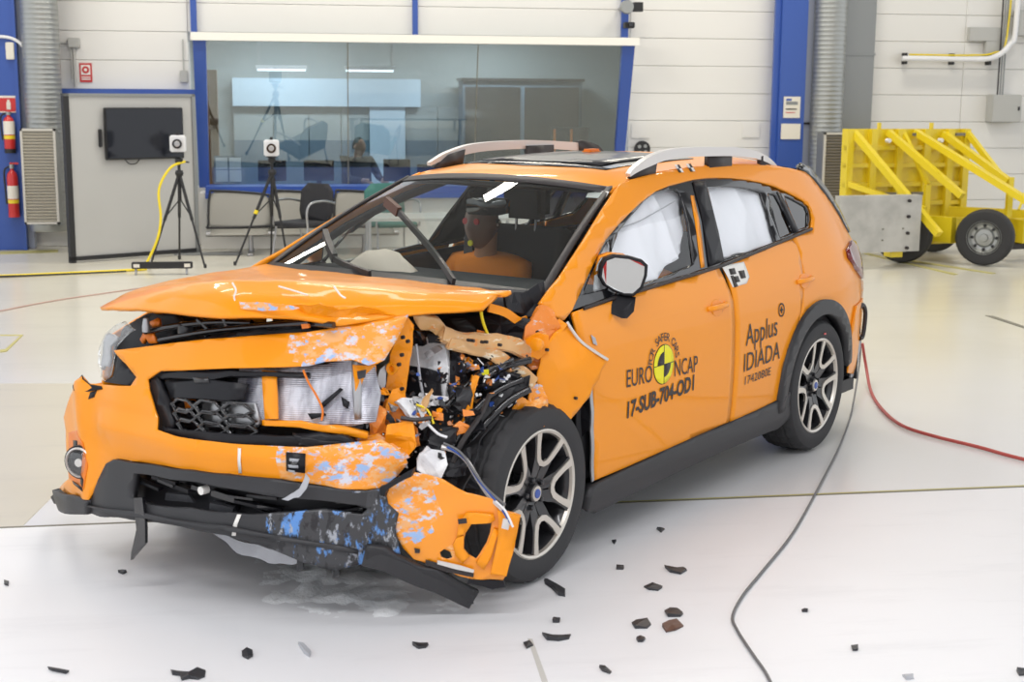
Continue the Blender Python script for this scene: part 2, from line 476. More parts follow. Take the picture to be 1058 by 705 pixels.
# ================================================================ SETTING
WY = 17.2
def flat(name, pts, z, mat, parent=None):
    bm = bmesh.new(); vs = [bm.verts.new((p[0], p[1], z)) for p in pts]; f = bm.faces.new(vs); bm.normal_update()
    if f.normal.z < 0: f.normal_flip()
    return obj(name, bm, mat, parent)
def slab(name, pts, z0, z1, mat, parent=None):
    bm = bmesh.new(); vs = [bm.verts.new((p[0], p[1], z0)) for p in pts]; f = bm.faces.new(vs)
    r = bmesh.ops.extrude_face_region(bm, geom=[f])
    for v in r['geom']:
        if isinstance(v, bmesh.types.BMVert): v.co.z = z1
    bmesh.ops.recalc_face_normals(bm, faces=bm.faces[:])
    return obj(name, bm, mat, parent)
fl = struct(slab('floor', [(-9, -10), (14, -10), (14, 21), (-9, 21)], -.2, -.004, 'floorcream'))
# white painted crash pad, its border under the car's front and the joint across it
slab('white_pad', [(-7, -2.5), (9, -2.5), (9, 6.07), (-7, 5.885)], -.004, 0, 'floorwhite', fl)
slab('tan_patch', [(-4.851,6.368),(-1.216,5.909),(-1.122,6.76),(-1.1,7.8),(-1.255,8.982),(-5.48,9.465)], -.004, -.002, 'floortan', fl)
slab('joint_line', [(-7, 5.885), (9, 6.07), (9, 6.083), (-7, 5.903)], -.003, .002, 'joint', fl)
slab('yellow_line', [(.75, 5.988), (9, 6.083), (9, 6.10), (.75, 6.005)], -.003, .002, 'tapeyellow', fl)
slab('joint_line', [(0.73,4.459),(0.745,4.449),(0.737,4.097),(0.718,4.1)], -.003, .0015, 'faintjoint', fl)
slab('yellow_line', [(-3.452,16.692),(-2.833,16.842),(-2.791,16.586),(-3.402,16.441)], -.003, .002, 'tapeyellow', fl)
slab('floor_hatch', [(-2.291,10.911),(-2.118,10.893),(-2.102,10.199),(-2.141,10.165)], -.003, .001, 'tapeyellow', fl)
slab('floor_hatch', [(-2.277,10.841),(-2.13,10.825),(-2.128,10.279),(-2.161,10.263)], -.003, .002, 'floorcream', fl)
slab('joint_line', [(5.721,11.026),(5.775,10.994),(5.771,10.465),(5.723,10.375)], -.003, .001, 'joint', fl)
slab('yellow_line', [(6.701,14.989),(7.147,13.688),(7.216,13.738),(6.786,15.076)], -.003, .001, 'tapeyellow', fl)
slab('yellow_line', [(6.53,15.639),(6.698,13.65),(6.771,13.691),(6.608,15.683)], -.003, .001, 'tapeyellow', fl)

wr_ = struct(box('wall_front', -9, 14, -10.2, -10, 0, 3.0, 'wall'))
for x in (-5.5, -2.6, .6, 3.6, 6.8): box('red_door', x, x + 1.1, -10.02, -9.96, 0, 2.3, 'red', wr_)
struct(box('ceiling', -9, 14, -3, 21, 7.2, 7.4, 'hallceiling'))
# back wall: rows of sandwich panels, each its own piece
wall = struct(box('wall_back', -9, -1.3, WY + .05, WY + .2, 0, 4.6, 'wall'))
wb2 = struct(box('wall_back', 4.02, 14, WY + .05, WY + .2, 0, 4.6, 'wall'))
wb3 = struct(box('wall_back', -1.3, 4.02, WY + .05, WY + .2, 2.42, 4.6, 'wall'))
wb4 = struct(box('wall_back', -1.3, 4.02, WY + .05, WY + .2, 0, .7, 'wall'))
pm = {}
def wpanel(x0, x1, z0, z1, parent):
    key = (round(x1 - x0, 3), round(z1 - z0, 3))
    if key not in pm:
        bm = bmesh.new(); addbox(bm, .002, x1 - x0 - .002, 0, .05, .002, z1 - z0 - .002)
        bmesh.ops.bevel(bm, geom=[e for e in bm.edges if abs(e.verts[0].co.y) < 1e-6 and abs(e.verts[1].co.y) < 1e-6], offset=.006, segments=1, affect='EDGES')
        bmesh.ops.recalc_face_normals(bm, faces=bm.faces[:])
        me = bpy.data.meshes.new('wall_panel'); bm.to_mesh(me); bm.free(); me.materials.append(M['wall']); pm[key] = me
    o = bpy.data.objects.new('wall_panel', pm[key]); COL.objects.link(o); o.parent = parent; o.location = (x0, WY, z0)
zs = [0.17 + .335 * k for k in range(13)]
for k in range(len(zs) - 1):
    for x0, x1 in ((-5.3, -3.3), (-3.3, -1.3)): wpanel(x0, x1, zs[k], zs[k + 1], wall)
    for x0, x1 in ((4.02, 6.2), (6.2, 8.4), (8.4, 10.6)): wpanel(x0, x1, zs[k], zs[k + 1], wb2)
    if zs[k] > 2.4:
        for x0, x1 in ((-1.3, 1.37), (1.37, 4.02)): wpanel(x0, x1, zs[k], zs[k + 1], wb3)
# blue steel: thin strips, beam and two big columns
for x0, x1, z0 in ((-1.26, -1.19, 2.5), (1.34, 1.405, 2.5), (3.90, 3.985, 2.5)):
    struct(box('trim_1', x0, x1, WY - .06, WY, z0, 4.6, 'blue'))
struct(box('trim_2', -2.80, -1.22, WY - .12, WY, 1.785, 1.85, 'blue'))
colL = struct(box('trim_3', -4.3, -3.19, 16.85, WY, 0, 4.6, 'blue'))
box('column_web', -3.19, -3.12, 17.0, 17.1, 0, 4.6, 'bluepale', colL)
box('column_flange', -3.215, -3.175, 16.82, 16.86, 0, 4.6, 'blue', colL)
colR = struct(box('trim_4', 5.86, 6.19, 16.9, WY, 0, 4.6, 'blue'))
box('column_flange', 5.79, 5.862, 16.95, 17.0, 0, 4.6, 'blue', colR)
box('column_web', 6.19, 6.36, 17.0, WY, 0, 4.6, 'bluepale', colR)
box('column_strap', 6.19, 6.37, 16.98, 17.0, 1.475, 1.50, 'decal', colR)
# low wall under the control-room window
lw = struct(box('wall_low', -1.19, 4.0, 16.75, WY, 0, .66, 'wallB'))
# control room window: leaning frame with panes, cream header
win = struct(box('window_1', -1.22, 3.98, 16.52, 16.72, 2.40, 2.49, 'cream'))
def lean(x0t, x1t, x0b, x1b, mat, name, par, yt=16.62, yb=17.08, zt=2.41, zb=.70, th=.1):
    bm = bmesh.new()
    a = [bm.verts.new(p) for p in ((x0b, yb, zb), (x1b, yb, zb), (x1t, yt, zt), (x0t, yt, zt))]
    b = [bm.verts.new((v.co.x, v.co.y + th, v.co.z)) for v in a]
    bm.faces.new(a); bm.faces.new(b[::-1])
    for i in range(4): bm.faces.new((a[i], b[i], b[(i + 1) % 4], a[(i + 1) % 4]))
    bmesh.ops.recalc_face_normals(bm, faces=bm.faces[:])
    return obj(name, bm, mat, par)
lean(-1.205, -1.06, -1.215, -1.10, 'blue', 'window_post', win)
lean(3.80, 3.95, 3.83, 3.93, 'blue', 'window_post', win)
xs = [(-1.06, .545), (.553, 2.07), (2.078, 3.80)]
for a, b in xs: lean(a, b, a, b, 'controlglass', 'pane', win, th=.012, yt=16.67, yb=17.1)
lean(.543, .555, .543, .555, 'joint', 'pane_seal', win, th=.012, yt=16.665, yb=17.095)
lean(2.068, 2.08, 2.068, 2.08, 'joint', 'pane_seal', win, th=.012, yt=16.665, yb=17.095)
box('window_sill', -1.12, 3.95, 16.70, 17.15, .645, .735, 'blue', win)
box('sill_lip', -1.12, 3.95, 16.62, 16.70, .60, .655, 'blue', win)
box('sill_bracket', -.73, -.68, 16.64, 16.75, .47, .60, 'blue', win)
# control room behind the glass
struct(box('wall_inner', -1.6, 5.0, 20.6, 20.7, 0, 3.1, 'roomwall'))
struct(box('wall_inner', -1.6, -1.5, WY + .2, 20.6, 0, 3.1, 'roomwall'))
struct(box('wall_inner', 5.0, 5.1, WY + .2, 20.6, 0, 3.1, 'roomwall'))
ci = struct(box('ceiling_inner', -1.6, 5.1, WY + .2, 20.7, 2.95, 3.05, 'roomceil'))
struct(box('floor_inner', -1.6, 5.1, WY + .2, 20.7, -.02, .02, 'roomdark'))
pr_ = struct(box('trim_5', -.95, 1.7, 20.35, 20.6, 1.63, 2.02, 'roomlight'))
box('wall_board', .97, 1.48, 20.40, 20.5, .1, 1.63, 'roomlight', pr_)
for k, (a, b) in enumerate(((-.95, -.40), (-.39, .10), (.11, .56), (.57, .96), (1.49, 1.95), (1.96, 2.4), (2.41, 2.9))):
    box('wall_board', a, b, 20.46, 20.56, .1, 1.62, 'roomwall', pr_)
    box('wall_board', a, b, 20.44, 20.5, .1, 1.15, 'roomdark', pr_)
cw_ = [(-1.201,2.097),(-1.042,1.04)]
struct(box('trim_6', cw_[0][0], cw_[1][0], 18.2, 18.4, .5, cw_[0][1], 'wood'))
for k in range(2):
    t = thing('ceiling_light', ['long tube light at left in the control room', 'long tube light over the seated man in the control room'][k], 'ceiling light', (-.25 + 1.18 * k, 19.4, 2.13), 0)
    box('housing', -.34, .34, -.07, .07, 0, .05, 'white', t); box('tube', -.32, .32, -.04, .04, -.022, 0, 'bulb', t)
    for x in (-.3, .3): box('hanger', x - .01, x + .01, -.01, .01, .05, .82, 'steel', t)
cab = thing('cabinet', 'dark control room cabinet with framed glass doors at the right', 'cabinet', (3.0, 20.1, .02))
box('body', -.75, .95, -.3, .3, 0, 1.98, 'roomdark', cab)
for x in (-.72, .12): box('door', x, x + .78, -.33, -.3, .1, 1.9, 'darkalloy', cab)
box('shelf_top', -.78, .98, -.34, .3, 1.98, 2.02, 'darkalloy', cab)
cr_ = thing('crate', 'dark crate with two orange edges at the right end of control room', 'crate', (3.28, 18.2, .02))
box('body', -.02, .42, -.15, .15, 0, 1.38, 'darkalloy', cr_)
for x in (-.05, .17): box('edge_strip', x, x + .03, -.17, -.15, .95, 1.36, 'orangeplastic', cr_)
dk = thing('desk', 'long dark desk with a screen panel inside the control room', 'desk', (.8, 17.9, .02))
box('desktop', -1.8, 2.4, -.35, .35, .60, .64, 'roomdark', dk)
for x in (-1.7, .1, 2.3): box('leg', x - .03, x + .03, -.3, .3, 0, .60, 'steel', dk)
mons = [(-.55, -.2, 18.0, .98, 'wide dark monitor left on the control room desk'), (.02, .40, 18.05, .98, 'wide dark monitor in the middle of the control room desk'), (1.02, 1.36, 17.9, 1.0, 'dark monitor just right of the seated man'), (1.45, 1.72, 18.0, .93, 'small dark monitor beside the right screen')]
for a, b, y, zt, lab in mons:
    t = thing('monitor', lab, 'monitor', ((a + b) / 2, y, .66), 0, 'control room monitors'); w = (b - a) / 2
    box('screen', -w, w, -.02, .02, .06, zt - .66, 'screen', t, .004); box('stand', -.03, .03, -.01, .04, 0, .1, 'tripod', t); box('foot', -.1, .1, -.07, .07, 0, .012, 'tripod', t)
ph = thing('papers', 'printed pages pinned to a small board at window left end', 'papers', (-.90, 17.32, .735))
box('board', -.15, .18, 0, .015, 0, .33, 'roomdark', ph)
for x, z in ((-.13, .17), (.03, .17), (-.13, .02), (.03, .02)): box('page', x, x + .14, -.006, 0, z, z + .14, 'white', ph)
pb = thing('chair_console', 'upholstered seat of the man at the desk', 'chair', (.72, 18.75, .02))
box('seat', -.22, .22, -.22, .22, .40, .46, 'darkcloth', pb, .02); box('backrest', -.2, .2, .2, .25, .46, .92, 'darkcloth', pb, .02)
lathe_obj('foot', [(.22, 0), (.22, .02), (.03, .06), (.03, .40)], 'tripod', pb, seg=12)
def sitter(name, label, loc, rz, shirt, skinm, hair):
    t = thing(name, label, 'person', loc, rz)
    V = [(0, 0, .50), (0, .02, .68), (0, .03, .86), (0, .02, .97), (.19, .02, .92), (.24, -.12, .70), (.16, -.36, .68), (-.19, .02, .92), (-.24, -.12, .70), (-.16, -.36, .68),
         (.10, -.10, .49), (.12, -.42, .48), (.12, -.42, .08), (.12, -.52, .05), (-.10, -.10, .49), (-.12, -.42, .48), (-.12, -.42, .08), (-.12, -.52, .05)]
    E_ = [(0, 1), (1, 2), (2, 3), (2, 4), (4, 5), (5, 6), (2, 7), (7, 8), (8, 9), (0, 10), (10, 11), (11, 12), (12, 13), (0, 14), (14, 15), (15, 16), (16, 17)]
    R_ = [.14, .13, .14, .06, .075, .052, .04, .075, .052, .04, .09, .07, .045, .035, .09, .07, .045, .035]
    skin('body', V, E_, R_, shirt, t)
    return t
pm_ = sitter('person', 'dark haired man in dark top seated at the desk behind glass', (.74, 18.72, .02), .5, 'darkcloth', 'skin', True)
def headmesh(name, mat, parent, loc, sc=1.0):
    bm = bmesh.new(); bmesh.ops.create_uvsphere(bm, u_segments=28, v_segments=20, radius=1)
    for v in bm.verts:                                   # faces -Y; ellipsoid skull with jaw, nose, brow, eye hollows and lips
        x, y, z = v.co
        w = .078 * (1 - .28 * max(0, -z) ** 1.4); d = .098 * (1 - .12 * max(0, -z))
        p = Vector((x * w, y * d - .012 * max(0, -z), z * .122))
        if y < -.2:
            p.y -= .022 * math.exp(-((x / .16) ** 2 + ((z + .12) / .17) ** 2)) + .010 * math.exp(-((x / .2) ** 2 + ((z + .85) / .16) ** 2))
            p.y += .010 * sum(math.exp(-(((x - s * .38) / .18) ** 2 + ((z - .12) / .12) ** 2)) for s in (-1, 1))
            p.y -= .005 * math.exp(-((x / .25) ** 2 + ((z + .47) / .07) ** 2))
        if abs(x) > .93: p.x += math.copysign(.012 * math.exp(-((z - .02) / .2) ** 2), x)
        v.co = p * sc
    o = obj(name, bm, mat, parent, True); o.location = loc; return o
hd = headmesh('head', 'skin', pm_, (0, -.03, 1.10), .95)
lathe_obj('neck', [(.05, 0), (.052, .10)], 'skin', pm_, (0, .01, .94), 12)
bm = bmesh.new(); bmesh.ops.create_uvsphere(bm, u_segments=16, v_segments=10, radius=1)
for v in bm.verts: v.co = Vector((v.co.x * .083, v.co.y * .10 + .012, max(v.co.z, -.25 if v.co.y > 0 else .42) * .128))
h = obj('hair', bm, 'hair', pm_, True); h.location = (0, -.02, 1.105)
for s in (1, -1):
    bmh = bmesh.new(); addtube(bmh, [(s * .16, -.36, .68), (s * .13, -.44, .67)], [.035, .04], 8)
    for q in range(4): addtube(bmh, [(s * (.155 - .018 * q), -.43, .67), (s * (.15 - .018 * q), -.49, .665), (s * (.148 - .018 * q), -.515, .645)], [.009, .008, .007], 6)
    addtube(bmh, [(s * .10, -.40, .67), (s * .075, -.44, .66), (s * .075, -.475, .655)], [.011, .010, .008], 6)
    obj('hand', bmh, 'skin', pm_, True)

# ---------------------------------------------------------------- left background
def duct(name, label, x, y, r, z0, z1):
    t = thing(name, label, 'duct', (x, y, z0)); n = int((z1 - z0) / .055)
    prof = []
    for k in range(n + 1):
        z = (z1 - z0) * k / n
        prof += [(r, z), (r, z + .046), (r + .0025, z + .050)]
    prof.append((r, z1 - z0))
    obj('pipe', lathe(bmesh.new(), prof, 32), 'galv', t, True, 60)
    return t
d = duct('air_duct', 'round steel duct beside the left blue column', -2.90, 16.78, .205, .26, 4.5)
lathe_obj('end_collar', [(.21, -.03), (.215, -.02), (.215, .05), (.207, .05)], 'galv', d, seg=32)
def louver(label, x0, x1, y, z0, z1, mat):
    t = thing('louver_box', label, 'vent', ((x0 + x1) / 2, y, z0)); w = (x1 - x0) / 2; hh = z1 - z0
    box('body', -w, w, .02, .24, 0, hh, 'galvflat', t)
    bmf = bmesh.new()
    for a in ((-w, -w + .025, 0, hh), (w - .025, w, 0, hh), (-w, w, 0, .025), (-w, w, hh - .025, hh)): addbox(bmf, a[0], a[1], -.012, .03, a[2], a[3])
    obj('frame', bmf, 'frame', t)
    n = int(hh / .035); bms = bmesh.new()
    addbox(bms, -w + .025, w - .025, -.008, .012, -.011, .011, Matrix.Rotation(.6, 4, 'X'))
    me = bpy.data.meshes.new('slat'); bms.to_mesh(me); bms.free(); me.materials.append(M[mat])
    for k in range(n):
        o = bpy.data.objects.new('slat', me); COL.objects.link(o); o.parent = t; o.location = (0, .005, .035 + (hh - .06) * k / (n - 1))
    return t
louver('tall cream louvre box on the left round duct', -3.11, -2.73, 16.42, .335, 1.405, 'louver')
louver('brown grey louvre box beneath the right round duct', 6.28, 6.68, 16.42, .55, 1.39, 'louverdark')
duct('air_duct', 'round steel duct right of the right blue column', 6.46, 16.85, .20, .3, 4.5)
t = thing('sheet_duct', 'flat grey sheet metal duct behind the right round duct', 'duct', (6.91, 17.0, 0))
box('casing', -.20, .20, 0, .19, 0, 4.5, 'galvflat', t); box('seam', -.21, .21, -.01, .19, 2.33, 2.36, 'galvflat', t); box('seam', -.21, .21, -.01, .19, .9, .93, 'galvflat', t)
# standing grey board with TV
bd = thing('partition_board', 'tall grey board with dark edge frame standing before the left wall', 'board', (-2.48, 15.49, 0), math.atan2(.81, 1.30))
box('sheet', .05, 1.50, .01, .05, .06, 1.78, 'board', bd)
box('frame_post', 0, .06, -.01, .06, 0, 1.80, 'tripod', bd); box('frame_rail', 0, 1.53, -.01, .06, .02, .065, 'tripod', bd)
box('frame_post', 1.49, 1.53, -.01, .06, 0, 1.80, 'galvflat', bd); box('frame_rail', 0, 1.53, -.01, .06, 1.77, 1.80, 'galvflat', bd)
hdl = box('handle', .375, .405, -.035, .01, 1.23, 1.42, 'tripod', bd, .006)
tv = thing('television', 'black flat television hung on the grey board', 'television', (-2.10, 15.70, 1.09), math.atan2(.81, 1.30))
box('bezel', 0, .92, -.03, .01, 0, .56, 'tripod', tv, .006); box('screen', .015, .905, -.034, -.03, .02, .545, 'screen', tv)
tube('cable', [(.22, 0, .01), (.27, 0, -.045), (.35, 0, -.045), (.40, 0, .01)], .006, 'tripod', tv, 6, 5)
# fire sign, extinguishers, junction box
def decal_fn(x, y, z): return lambda u, v: Vector((x + u, y, z + v))
s = thing('fire_alarm_sign', 'red and white fire alarm sign on white wall above the board', 'sign', (-2.55, WY - .012, 1.925))
box('plate', 0, .14, 0, .01, 0, .22, 'red', s); box('field', .018, .122, -.003, 0, .085, .198, 'whitepaint', s)
lathe_obj('dial', [(.042, -.003), (.042, .003)], 'red', s, (.07, -.003, .142), 20, 'Y'); lathe_obj('dial_centre', [(.018, -.003), (.018, .003)], 'whitepaint', s, (.07, -.006, .142), 16, 'Y')
for zz in (.028, .052): box('text_line', .02, .12, -.003, 0, zz, zz + .012, 'whitepaint', s)
jb = thing('junction_box', 'grey junction box with conduits above the fire alarm sign', 'junction box', (-2.60, WY - .07, 2.32))
box('case', -.06, .07, 0, .07, 0, .11, 'greyplastic', jb, .006)
tube('conduit', [(.0, .04, 0), (.0, .04, -.45)], .016, 'greyplastic', jb); tube('conduit', [(-.06, .04, .05), (-.22, .04, .05)], .012, 'greyplastic', jb)
tube('conduit', [(-.03, .03, 0), (-.03, .03, -.36)], .008, 'greyplastic', jb)
jb2 = thing('wall_socket', 'small grey wall socket with thin conduit left of the window', 'socket', (-1.36, WY - .05, 1.93))
box('case', -.045, .045, 0, .05, 0, .14, 'greyplastic', jb2, .006); tube('conduit', [(0, .03, .14), (0, .03, .50)], .008, 'greyplastic', jb2)
es = thing('extinguisher_sign', 'red and pale extinguisher sign on the left blue column', 'sign', (-3.42, 16.84, 1.575))
box('plate', 0, .215, 0, .008, 0, .19, 'paper', es); box('field', .012, .20, -.003, 0, .015, .165, 'red', es)
box('pictogram', .10, .145, -.006, -.003, .035, .12, 'paper', es); box('pictogram_nozzle', .11, .135, -.006, -.003, .12, .145, 'paper', es)
sw = thing('switch_box', 'small cream switch box under a bent pipe on left blue column', 'switch', (-3.25, 16.80, 2.17))
box('case', -.04, .05, 0, .05, 0, .19, 'paper', sw, .006)
tube('bent_pipe', [(-.3, .02, .25), (-.05, .02, .25), (.08, .02, .21), (.16, .02, .12), (.18, .02, .0)], .018, 'white', sw, 8, 4)
def extinguisher(label, x, y, z, k=1.0):
    t = thing('fire_extinguisher', label, 'extinguisher', (x, y, z), 0, 'extinguishers on the left blue column')
    r = .062
    lathe_obj('cylinder', [(r * .9, 0), (r, .02), (r, .40 * k), (r * .8, .45 * k), (.022, .48 * k), (.02, .50 * k)], 'red', t, seg=20)
    lathe_obj('label_band', [(r + .0015, .13), (r + .0015, .17)], 'yellow', t, seg=20); lathe_obj('label_paper', [(r + .001, .18), (r + .001, .33)], 'paper', t, seg=20)
    lathe_obj('valve', [(.028, .50 * k), (.028, .545 * k)], 'galv', t, seg=12)
    box('lever', -.02, .075, -.012, .012, .545 * k, .565 * k, 'red', t); tube('hose', [(-.03, 0, .52 * k), (-.085, 0, .47 * k), (-.082, 0, .25 * k), (-.075, 0, .12)], .011, 'tripod', t, 6, 4)
    box('bracket', -.05, .05, r - .005, .09, .2, .3, 'steel', t)
    lathe_obj('base_ring', [(r * .95, -.03), (r * 1.02, -.03), (r * 1.02, .02), (r * .95, .02)], 'tripod' if k < .9 else 'red', t, seg=20)
extinguisher('red fire extinguisher with black base, upper of two on the column', -3.29, 16.76, 1.15, .80)
extinguisher('tall red fire extinguisher, lower of two on the column', -3.285, 16.76, .42, 1.05)
# ---------------------------------------------------------------- tripods with cameras
def tripod(label, base, feet, apex, head, r=.016):
    t = thing('camera_tripod', label, 'tripod', base); B = Vector(base)
    for f in feet:
        L = tube('leg', [Vector(apex) - B, Vector(apex).lerp(Vector(f), .5) - B], .017, 'tripod', t)
        tube('lower_leg', [Vector(apex).lerp(Vector(f), .47) - B, Vector(f) - B], .011, 'tripod', L)
        o = lathe_obj('foot', [(.016, 0), (.018, .03), (.012, .04)], 'rubber', L, Vector(f) - B, 10)
    a = Vector(apex) - B
    tube('centre_column', [a + Vector((0, 0, .16)), a - Vector((0, 0, .28))], .016, 'tripod', t)
    for f in feet:
        m_ = Vector(apex).lerp(Vector(f), .46) - B
        tube('brace', [a - Vector((0, 0, .27)), m_], .007, 'tripod', t)
    lathe_obj('collar', [(.035, -.03), (.045, 0), (.035, .03)], 'tripod', t, a, 12)
    lathe_obj('head_pan', [(.03, .10), (.04, .12), (.04, .15), (.02, .17)], 'tripod', t, a, 12)
    tube('pan_handle', [a + Vector((0, 0, .13)), a + Vector((.10, .05, .11))], .008, 'tripod', t)
    hz = head[2] - base[2]
    c = Vector(head) - B
    cb = box('camera_body', c.x - .08, c.x + .08, c.y - .05, c.y + .09, hz - .085, hz + .085, 'white', t, .012)
    lathe_obj('lens', [(.05, -.11), (.05, -.05)], 'gloss', cb, (c.x, c.y, hz), 20, 'Y'); lathe_obj('lens_ring', [(.025, -.114), (.03, -.11)], 'steel', cb, (c.x, c.y, hz), 16, 'Y')
    box('camera_knob', c.x - .015, c.x + .015, c.y, c.y + .03, hz + .085, hz + .115, 'tripod', cb)
    box('mount_plate', c.x - .05, c.x + .05, c.y - .04, c.y + .06, hz - .10, hz - .085, 'tripod', t)
    return t
t1 = tripod('camera tripod with white box camera before the grey board', (-1.3, 15.2, 0), [(-1.60, 14.95, 0), (-1.03, 14.95, 0), (-1.36, 15.75, 0)], (-1.28, 15.15, .98), (-1.28, 15.1, 1.29))
t2 = tripod('camera tripod with white box camera before the control room window', (-.4, 15.6, 0), [(-.73, 15.15, 0), (-.17, 15.3, 0), (-.36, 15.75, 0)], (-.32, 15.3, .98), (-.32, 15.25, 1.24))
tube('yellow_band', [(-.49 + .4, 15.235 - 15.6, .58), (-.505 + .4, 15.23 - 15.6, .54)], .022, 'cableyellow', t2)
cbx = Vector((0, 0, 0))
yc = tag(tube('yellow_cable', [(-1.22, 15.17, 1.10), (-1.36, 15.05, 1.04), (-1.48, 15.0, .82), (-1.47, 14.98, .52), (-1.52, 14.95, .28), (-1.65, 14.9, .02), (-1.70, 14.75, .012), (-2.6, 14.45, .012), (-3.4, 14.25, .012), (-4.6, 13.95, .012)], .014, 'cableyellow', None, 8, 6), 'yellow cable from the left tripod camera down along the floor', 'cable')
tag(tube('black_cable', [(-1.8, 14.62, .012), (-2.6, 14.40, .012), (-3.2, 14.30, .012), (-4.4, 14.12, .012)], .009, 'tripod', None, 6, 4), 'thin black cable lying beside the yellow cable on the floor', 'cable')
tag(tube('pink_cable', [(p[0], p[1], .004) for p in [(-1.283,13.663),(-1.565,13.352),(-1.832,13.056),(-2.087,12.775),(-2.319,12.45),(-2.528,12.088),(-2.856,11.518)]], .006, 'pinkcable', None, 6, 4), 'thin reddish cable on the cream floor at far left', 'cable')
lb = thing('light_bar', 'low black bar on short legs at the foot of left tripod', 'light bar', (-1.42, 14.45, 0))
box('bar', -.30, .30, -.04, .04, .06, .125, 'tripod', lb, .006)
for x in (-.26, .24): tube('leg', [(x, 0, .06), (x, -.02, 0)], .012, 'steel', lb)
for x in (-.25, .25): box('lamp', x - .03, x + .03, -.045, -.04, .075, .11, 'paper', lb)
# ---------------------------------------------------------------- benches and chairs in front of the window
bn = thing('waiting_bench', 'silver perforated waiting bench below the control room window', 'bench', (-.5, 16.2, 0))
for x in (-.56, .16, .88):
    b_ = panel('backrest', [(.02, 0), (.66, .02), (.70, .06), (.68, .32), (.62, .38), (.08, .42), (.0, .38), (-.02, .05)], lambda u, v, x=x: (x + u, .22 + v * .25, .28 + v), 'mesh', bn, thick=.012, step=.15, out=(0, -1, 0))
    sp = spline([(x + p[0], .215 + p[1] * .25, .28 + p[1]) for p in ((.02, 0), (.66, .02), (.70, .06), (.68, .32), (.62, .38), (.08, .42), (.0, .38), (-.02, .05))], 4, True)
    tube('back_rim', sp + [sp[0]], .014, 'tripod', bn)
    panel('seat', [(.02, -.42), (.66, -.42), (.66, .02), (.02, .02)], lambda u, v, x=x: (x + u, .22 + v, .27 - .15 * v * v), 'mesh', bn, thick=.012, step=.15, out=(0, 0, 1))
tube('beam', [(-.6, .1, .22), (1.6, .1, .22)], .03, 'steel', bn)
for x in (-.10, 1.2):
    tube('leg', [(x, .1, .22), (x, .1, .02)], .028, 'steel', bn); box('foot', x - .03, x + .03, -.2, .35, 0, .03, 'steel', bn)
def armchair(label, loc, rz, mat):
    t = thing('armchair', label, 'chair', loc, rz)
    panel('backrest', [(-.20, 0), (.20, 0), (.235, .10), (.225, .33), (.14, .41), (-.14, .41), (-.225, .33), (-.235, .10)], lambda u, v: (u, .20 + .12 * v - .35 * u * u, .42 + v), mat, t, thick=.03, step=.08, out=(0, -1, 0))
    panel('seat', [(-.22, -.22), (.22, -.22), (.23, .2), (-.23, .2)], lambda u, v: (u, v, .42 + .1 * u * u), mat, t, thick=.05, step=.1, out=(0, 0, 1))
    for s in (-1, 1):
        tube('armrest', [(s * .25, .24, .62), (s * .27, .05, .655), (s * .27, -.16, .64), (s * .26, -.22, .55), (s * .25, -.20, .38)], .013, 'steel', t, 8, 4)
        tube('leg', [(s * .23, -.18, .40), (s * .25, -.24, 0)], .012, 'steel', t); tube('leg', [(s * .22, .18, .40), (s * .25, .26, 0)], .012, 'steel', t)
    return t
armchair('black armchair with metal arms behind the middle tripod', (.0, 15.62, 0), -.75, 'darkcloth')
armchair('dark green armchair behind the car windscreen', (.97, 15.55, 0), .3, 'teal')
tb = thing('table', 'pale folding table seen through the windscreen', 'table', (1.3, 14.8, 0))
box('tabletop', -.7, .9, -.35, .35, .52, .55, 'greyplastic', tb)
for x in (-.62, .82):
    for y in (-.3, .3): tube('leg', [(x, y, .52), (x, y, 0)], .018, 'steel', tb)
box('grille_tray', -.95, -.2, -.06, .06, .0, .02, 'galvflat', bn)
# ---------------------------------------------------------------- right background
pp = thing('notice', 'printed notice on the right blue column', 'notice', (5.915, 16.885, 1.556))
box('sheet', 0, .215, 0, .006, 0, .26, 'paper', pp); box('picture', .03, .18, -.003, 0, .16, .2, 'galvflat', pp); box('text_line', .03, .17, -.003, 0, .10, .115, 'decal', pp); box('text_line', .03, .15, -.003, 0, .06, .07, 'red', pp)
box('logo', .03, .1, -.003, 0, .21, .235, 'blue', pp)
p2 = thing('notice', 'blank cream sheet below the printed notice', 'notice', (5.895, 16.885, 1.294)); box('sheet', 0, .25, 0, .006, 0, .19, 'paper', p2)
wp = tag(box('wall_plate', 5.49, 5.72, WY - .015, WY, 1.30, 1.475, 'wall', None, .004), 'white cover plate on the wall left of right column', 'plate')
wp2 = tag(box('wall_plate', 4.06, 4.30, WY - .015, WY, 1.29, 1.46, 'wall', None, .004), 'white cover plate above the round black target', 'plate')
tg = thing('round_target', 'round black disc with four pale dots on white wall', 'target', (4.20, WY - .03, 1.16))
lathe_obj('disc', [(.10, -.02), (.10, .02)], 'tripod', tg, (0, 0, 0), 24, 'Y')
for x, z in ((.035, .035), (-.04, .03), (.04, -.035), (-.03, -.045)): lathe_obj('dot', [(.022, -.025), (.022, -.018)], 'galv', tg, (x, 0, z), 12, 'Y')
hm = thing('wall_floodlight', 'grey floodlight with dark box above the window corner', 'floodlight', (3.88, 16.85, 2.86))
lathe_obj('lamp', [(.075, -.1), (.085, -.06), (.05, .08)], 'galv', hm, (0, 0, 0), 20, 'Y'); box('housing', .09, .2, -.06, .06, -.05, .06, 'tripod', hm); box('arm', -.02, .1, .05, .08, -.02, .02, 'steel', hm)
tube('stem', [(0, .05, 0), (0, .33, 0)], .02, 'steel', hm)
wc = thing('wall_camera', 'small black camera on blue strip below the floodlight', 'camera', (3.94, 16.98, 2.66))
